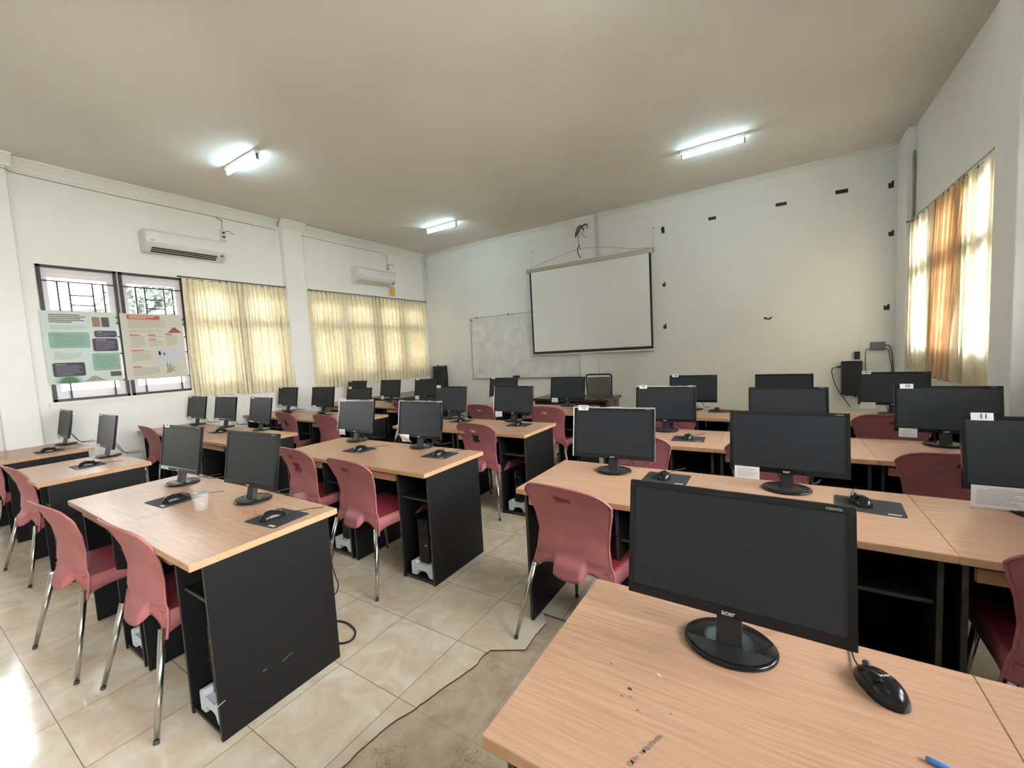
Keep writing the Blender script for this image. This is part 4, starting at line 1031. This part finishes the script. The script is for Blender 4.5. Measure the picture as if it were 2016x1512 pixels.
# wall boxes
def wallbox(x0, x1, z0, z1, label, dep=.10, rz=0, side=1):
    root = empty('computer_case', ((x0+x1)/2, YF-.02, z0)); tag(root, label, 'wall box'); h = (x1-x0)/2; H = z1-z0
    mb = MB(); mb.box(-h, h, -dep, 0, 0, H, M_matte, bev=.004); mb.build('case', M_matte, root)
    mb = MB(); mb.box(-.06,.06,-.01,.02,-.02,H+.0,M_iron); mb.build('wall_bracket', M_iron, root)
    return root, h, H
root, h, H = wallbox(.745, .955, .665, 1.105, 'flat black box hung on the front wall beside the router, with power lead')
mb = MB(); mb.tube(smooth_curve([(-h,-.04,H-.07),(-h-.06,-.04,H-.08),(-h-.10,-.03,H-.13),(-h-.05,-.02,H-.34),(-h+.02,-.11,H-.48),(-h+.09,-.11,H-.60)], 6), .005, M_cable, 6); mb.tube([(-h,-.04,H-.07),(-h-.04,-.04,H-.078)], .010, M_cable, 8); mb.build('power_lead', M_cable, root)
mb = MB(); mb.box(.03,.055,-.07,-.03,-.03,0,M_matte); mb.build('foot', M_matte, root)
root, h, H = wallbox(-6.43, -6.16, .78, 1.25, 'tall black box standing against the front wall in the left corner', .18)
mb = MB(); mb.tube(smooth_curve([(h,-.1,H-.06),(h+.06,-.1,H-.09),(h+.08,-.09,H-.25),(h+.05,-.09,H-.42),(h-.01,-.1,H-.47)], 6), .005, M_cable, 6); mb.build('power_lead', M_cable, root)
mb = MB(); mb.tube([(-.05,-.1,H),(-.05,-.1,H+.03)], .012, M_matte, 8); mb.build('antenna_plug', M_matte, root)
root = empty('switch_box', (.914, YF-.001, 1.125)); tag(root, 'black socket box with torn tape above the flat black wall box', 'socket')
mb = MB(); mb.box(-.028,.028,-.035,0,0,.10,M_matte,bev=.003); mb.build('body', M_matte, root); mb = MB(); mb.box(-.05,.05,-.002,0,.08,.112,M_paper); mb.build('tape_scrap', M_paper, root)
root = empty('wifi_router', (1.118, YF-.001, 1.235)); tag(root, 'small grey wall-mounted network box with cables near the right corner', 'network box')
M_grey = mat('blue_grey_plastic', (.17,.19,.205), .5)
mb = MB(); mb.box(-.072,.072,-.04,0,0,.105,M_grey,bev=.004); mb.build('body', M_grey, root)
mb = MB(); mb.tube(smooth_curve([(-.072,-.02,.02),(-.11,-.02,.015),(-.12,-.015,-.05),(-.115,-.01,-.25),(-.11,-.01,-.42)], 6), .0035, M_cap, 6)
mb.tube(smooth_curve([(.072,-.02,.06),(.11,-.02,.05),(.135,-.015,-.03),(.15,-.012,-.2),(.155,-.012,-.42)], 6), .005, M_cap, 6)
mb.tube(smooth_curve([(.072,-.02,.02),(.105,-.02,-.01),(.12,-.015,-.12),(.14,-.012,-.24),(.11,-.012,-.42)], 6), .004, M_cap, 6); mb.build('cable', M_cap, root)
# ================================================================== LEFT WALL THINGS
def aircon(y0, y1, z0, z1, label, open_):
    root = empty('air_conditioner', (XL+.001, (y0+y1)/2, z0)); tag(root, label, 'air conditioner'); h = (y1-y0)/2; H = z1-z0; D = .20
    mb = MB(); prof = [(0,0),(.09,0),(.168,.062),(D,.105),(D,H-.03),(D-.02,H),(0,H)]
    mb.prism([(x, -h, z) for x, z in prof], (0, 2*h, 0), M_ac); bmesh.ops.bevel(mb.bm, geom=mb.bm.edges[:], offset=.004, segments=2, affect='EDGES'); mb.build('housing', M_ac, root)
    mb = MB(); mb.box(D-.001,D+.003,-h+.01,h-.01,.112,H-.035,M_white); mb.build('front_cover', M_white, root)
    mb = MB(); a, b = Vector((.098,0,.0064)), Vector((.164,0,.0588)); nrm = Vector((.62,0,-.78))*.0025
    yl, yr = -h+.06, h-.11
    mb.poly([a+Vector((0,yl,0))+nrm, a+Vector((0,yr,0))+nrm, b+Vector((0,yr,0))+nrm, b+Vector((0,yl,0))+nrm], M_acdark if open_ else M_brown); mb.build('air_outlet', M_acdark, root)
    mb = MB(); mb.tube([(.122,yl,.022),(.122,yr,.022)], .0035, M_ac, 6); mb.tube([(.145,yl,.04),(.145,yr,.04)], .003, M_ac, 6); mb.build('louvre', M_ac, root)
    mb = MB(); mb.box(.165,.185,h-.07,h-.045,.055,.075,M_acdark); mb.build('indicator', M_acdark, root)
    mb = MB(); mb.box(D+.003,D+.004,-h+.04,-h+.09,.125,.138,M_greyink); mb.build('badge', M_greyink, root)
aircon(2.04, 2.93, 2.955, 3.225, 'ivory air conditioner with dark open outlet above the nearer curtains', True)
aircon(5.10, 6.02, 2.92, 3.20, 'ivory air conditioner above the far curtains, beyond the pillar', False)
def wsocket(y, z, label, drop):
    root = empty('wall_socket', (XL+.001, y, z)); tag(root, label, 'socket')
    mb = MB(); mb.box(0,.035,-.035,.035,-.075,.075,M_ac,bev=.004); mb.build('plate', M_ac, root)
    mb = MB(); 
    for q in (-.03,.03): mb.box(.035,.0365,-.016,.016,q-.014,q+.014,M_acdark)
    mb.build('outlet', M_acdark, root)
    mb = MB(); mb.tube(smooth_curve([(.012,0,.07),(.012,0,.2),(.012,-.02,drop-.03),(.012,-.08,drop)], 5), .006, M_wire, 6); mb.build('conduit', M_corn, root)
    mb = MB(); mb.tube(smooth_curve([(.04,.02,.04),(.06,.06,.06),(.05,.11,.03),(.04,.13,.045)], 5), .004, M_cap, 6); mb.build('loose_plug_cable', M_cap, root)
wsocket(2.985, 3.36, 'ivory wall socket at the upper right of the nearer air conditioner', .24)
wsocket(5.98, 3.33, 'ivory wall socket above the far air conditioner', .24)
M_yel = mat('yellow_card', (.70,.42,.06), .6)
mb = MB(); mb.box(0,.004,-.05,.05,-.09,.09,M_yel); o = mb.build('service_tag', M_yel); o.location = (XL+.10, 6.00, 2.825); o.rotation_euler=(0,0,0); tag(o, 'yellow card hanging under the far air conditioner', 'card')
# wire under the cornice
mb = MB(); mb.tube(smooth_curve([(XL+.012,YB+.1,ZC-.15),(XL+.012,.70,ZC-.15)], 2)+[Vector((XL+.10,.74,ZC-.15)),Vector((XL+.10,1.0,ZC-.15)),Vector((XL+.012,1.03,ZC-.14))]+smooth_curve([(XL+.012,1.10,ZC-.145),(XL+.012,1.8,ZC-.155),(XL+.012,2.9,ZC-.15),(XL+.012,3.76,ZC-.15)], 4), .005, M_wire, 6)
o = mb.build('ceiling_cable', M_cap); tag(o, 'cable pinned below the left wall cornice, left of the pillar', 'cable')
mb = MB(); mb.tube(smooth_curve([(XL+.012,4.17,ZC-.15),(XL+.012,5.0,ZC-.158),(XL+.012,5.9,ZC-.15)], 4), .005, M_wire, 6); o = mb.build('ceiling_cable', M_cap); tag(o, 'cable pinned below the left wall cornice, right of the pillar', 'cable')
mb = MB(); mb.tube([(XL+.07,YF-.05,0),(XL+.07,YF-.05,ZC-.08)], .02, M_white, 10); mb.tube([(XL+.07,YF-.05,ZC-.09),(XL+.07,YF-.05,ZC-.06)], .028, M_white, 10); o = mb.build('corner_pipe', M_white); tag(o, 'white vertical pipe in the front left corner', 'pipe')
mb = MB(); mb.tube([(XR-.02,6.585,2.70),(XR-.02,6.585,3.40)], .011, M_wire, 8); mb.tube([(XR-.02,6.585,3.40),(XR-.035,6.50,3.45)], .012, M_wire, 8); o = mb.build('wall_conduit', M_wire); tag(o, 'grey conduit running up from the right curtain rail', 'conduit')
# posters -----------------------------------------------------------------
def poster(y0, y1, z0, z1, bgm, label, items, heads):
    root = empty('poster', (XL+.028, (y0+y1)/2, z0)); tag(root, label, 'poster'); W, H = y1-y0, z1-z0
    mb = MB(); mb.box(-.001,.001,-W/2,W/2,0,H,bgm); sh = mb.build('sheet', bgm, root)
    lay = [0]
    def rect(mb, u0, u1, v0, v1, m, x, rad=0):
        ya, yb, za, zb = -W/2+u0*W, -W/2+u1*W, H*(1-v1), H*(1-v0)
        if rad:
            P = []
            for cy, cz, a0 in ((yb-rad, zb-rad, 0), (ya+rad, zb-rad, PI/2), (ya+rad, za+rad, PI), (yb-rad, za+rad, 1.5*PI)):
                for k in range(5): a = a0+k*PI/8; P.append((x, cy+rad*math.cos(a), cz+rad*math.sin(a)))
            mb.poly(P, m)
        else: mb.poly([(x,ya,za),(x,yb,za),(x,yb,zb),(x,ya,zb)], m)
    mb = MB()
    for it in items:
        if it[0] == 'box': rect(mb, *it[1:5], it[5], .0016, .02)
        if it[0] == 'rect': rect(mb, *it[1:5], it[5], .0016)
        if it[0] == 'lines':
            u0, u1, v0, v1, m, n = it[1:]; rnd = random.Random(int(u0*100+v0*1000))
            for k in range(n):
                va = v0+(v1-v0)*k/n; rect(mb, u0, u0+(u1-u0)*(rnd.uniform(.82,1) if k < n-1 else .6), va, va+(v1-v0)/n*.5, m, .0021)
        if it[0] == 'fan':
            cu, cv, r, m, n, a0, a1 = it[1:]
            for k in range(n):
                a = a0+(a1-a0)*k/(n-1); y, z = -W/2+cu*W, H*(1-cv); d = Vector((0, math.cos(a), math.sin(a))); q = Vector((0,-math.sin(a),math.cos(a)))*.006
                p = Vector((.0022, y, z)); mb.poly([p, p+d*r*.5+q, p+d*r, p+d*r*.5-q], m)
        if it[0] == 'mound':
            u0, u1, v0, v1, m = it[1:]; mb.poly([(.0020, -W/2+u*W, H*(1-v)) for u, v in ((u0,v1),(u1,v1),(u0+(u1-u0)*.8,v0+(v1-v0)*.5),((u0+u1)/2+.02,v0),((u0+u1)/2-.03,v0+.004),(u0+(u1-u0)*.25,v0+(v1-v0)*.5))], m)
    for f in mb.bm.faces: pass
    pr = mb.build('print', bgm, root, recalc=False)
    for txt, u, v, s, m in heads:
        text_obj('heading', txt, s, m, pr, frame_mat((.0026, -W/2+u*W, H*(1-v)), (0,1,0), (0,0,1)), align='LEFT')
PB = mat('poster_mint_paper', (.56,.62,.58), .6); PG = mat('poster_green', (.25,.39,.33), .6); PT = mat('poster_dark_green_print', (.18,.31,.26), .6)
PP = mat('poster_purple', (.055,.045,.075), .6); PPt = mat('poster_lilac_print', (.17,.15,.20), .6); PTi = mat('poster_title_ink', (.10,.11,.12), .6); PBr = mat('poster_photo_brown', (.28,.19,.11), .6); PBk = mat('poster_photo_dark', (.09,.08,.075), .6)
PLf = mat('poster_leaf_green', (.07,.20,.10), .6); PSd = mat('poster_sand', (.34,.30,.26), .6); PLg = mat('poster_grey_print', (.38,.44,.44), .6)
poster(1.105, 1.712, 1.385, 2.19, PB, 'pale green research poster with purple boxes on the window grille', [
 ('lines',.10,.58,.045,.17,PTi,5),('lines',.11,.60,.20,.26,PLg,3),('rect',.66,.77,.07,.21,PBr),('rect',.79,.90,.07,.21,PBk),
 ('box',.07,.60,.29,.51,PG),('lines',.12,.56,.335,.495,PT,7),('box',.67,.99,.265,.36,PP),('lines',.70,.97,.295,.35,PPt,3),('box',.63,.99,.375,.56,PP),('lines',.67,.97,.41,.55,PPt,6),
 ('lines',.11,.50,.58,.67,PLg,5),('box',.07,.49,.71,.90,PP),('lines',.11,.46,.75,.89,PPt,6),('box',.60,.99,.59,.84,PG),('lines',.64,.97,.635,.82,PT,7),
 ('rect',.83,.99,.86,.93,PBk),('mound',.44,.76,.91,.985,PSd),('fan',.26,1.0,.13,PLf,17,.15,2.95)],
 [('Pendahuluan',.11,.315,.018,PTi),('Tujuan',.71,.282,.016,PB),('Metodologi',.69,.395,.017,PB),('Analisis',.11,.56,.017,PTi),('Kesimpulan',.11,.735,.017,PB),('Hasil',.64,.615,.017,PTi)])
QB = mat('poster_beige_paper', (.56,.53,.47), .6); QR = mat('poster_red', (.50,.10,.06), .6); QK = mat('poster_khaki_print', (.40,.37,.26), .6); QL = mat('poster_lavender', (.52,.51,.56), .6); QV = mat('poster_blue_bar', (.08,.07,.22), .6); QO = mat('poster_orange', (.50,.30,.08), .6); QN = mat('poster_root_brown', (.26,.08,.05), .6)
poster(1.752, 2.372, 1.38, 2.19, QB, 'beige research poster with red headings on the window grille', [
 ('rect',.10,.62,.02,.085,QR),('lines',.14,.56,.032,.075,QB,3),('lines',.11,.72,.095,.225,QK,8),('lines',.11,.70,.25,.29,QK,2),('mound',.72,.97,.20,.285,QN),
 ('rect',.11,.27,.315,.332,QR),('lines',.12,.36,.34,.52,QK,9),('rect',.40,.52,.315,.333,QR),('lines',.40,.64,.34,.375,QK,2),('rect',.40,.52,.385,.403,QR),('lines',.40,.64,.41,.50,QK,4),('rect',.68,.80,.30,.318,QR),('lines',.68,.90,.33,.50,QK,8),
 ('rect',.11,.30,.55,.565,QR),('lines',.11,.44,.575,.73,QK,7),('rect',.50,.98,.53,.74,QL),('rect',.54,.57,.575,.635,QV),('rect',.62,.64,.60,.635,QV),('lines',.70,.95,.60,.72,QL,6),
 ('rect',.11,.24,.80,.818,QR),('lines',.11,.55,.825,.95,QK,7),('mound',.62,.74,.85,.92,QO),('fan',.66,.87,.11,PLf,5,-.2,1.6)],
 [])
# ================================================================== CEILING LIGHTS
def make_lamp():
    root = empty('tube_light')
    L = .34
    mb = MB(); mb.box(-L,L,-.026,.026,-.040,0,M_white,bev=.003); mb.build('batten', M_white, root)
    mb = MB(); mb.tube([(-L+.02,0,-.072),(L-.02,0,-.072)], .0165, M_tube, 14); mb.build('tube', M_tube, root)
    for s in (-1, 1):
        mb = MB(); mb.box(s*(L-.012)-.008, s*(L-.012)+.008, -.014,.014,-.096,-.040,M_grey,bev=.002); mb.build('tube_holder', M_grey, root)
    return root
lampP = make_lamp(); lampK = kidmap(lampP)
LP = [(-4.95,2.48,'left ceiling tube light nearest the camera'),(-4.90,5.68,'far ceiling tube light above the left front corner'),(-.60,5.52,'right ceiling tube light above the projector wall'),(-.62,2.35,'ceiling tube light just above the top edge of the photo'),(-4.95,-.75,'ceiling tube light behind the camera, left side'),(-.62,-.75,'ceiling tube light behind the camera, right side')]
for k, (x, y, l) in enumerate(LP):
    o = lampP if k == 0 else copy_tree(lampP, lampK); o.location = (x, y, ZC-.0005); tag(o, l, 'ceiling light', 'ceiling tube lights')
bpy.context.view_layer.update()
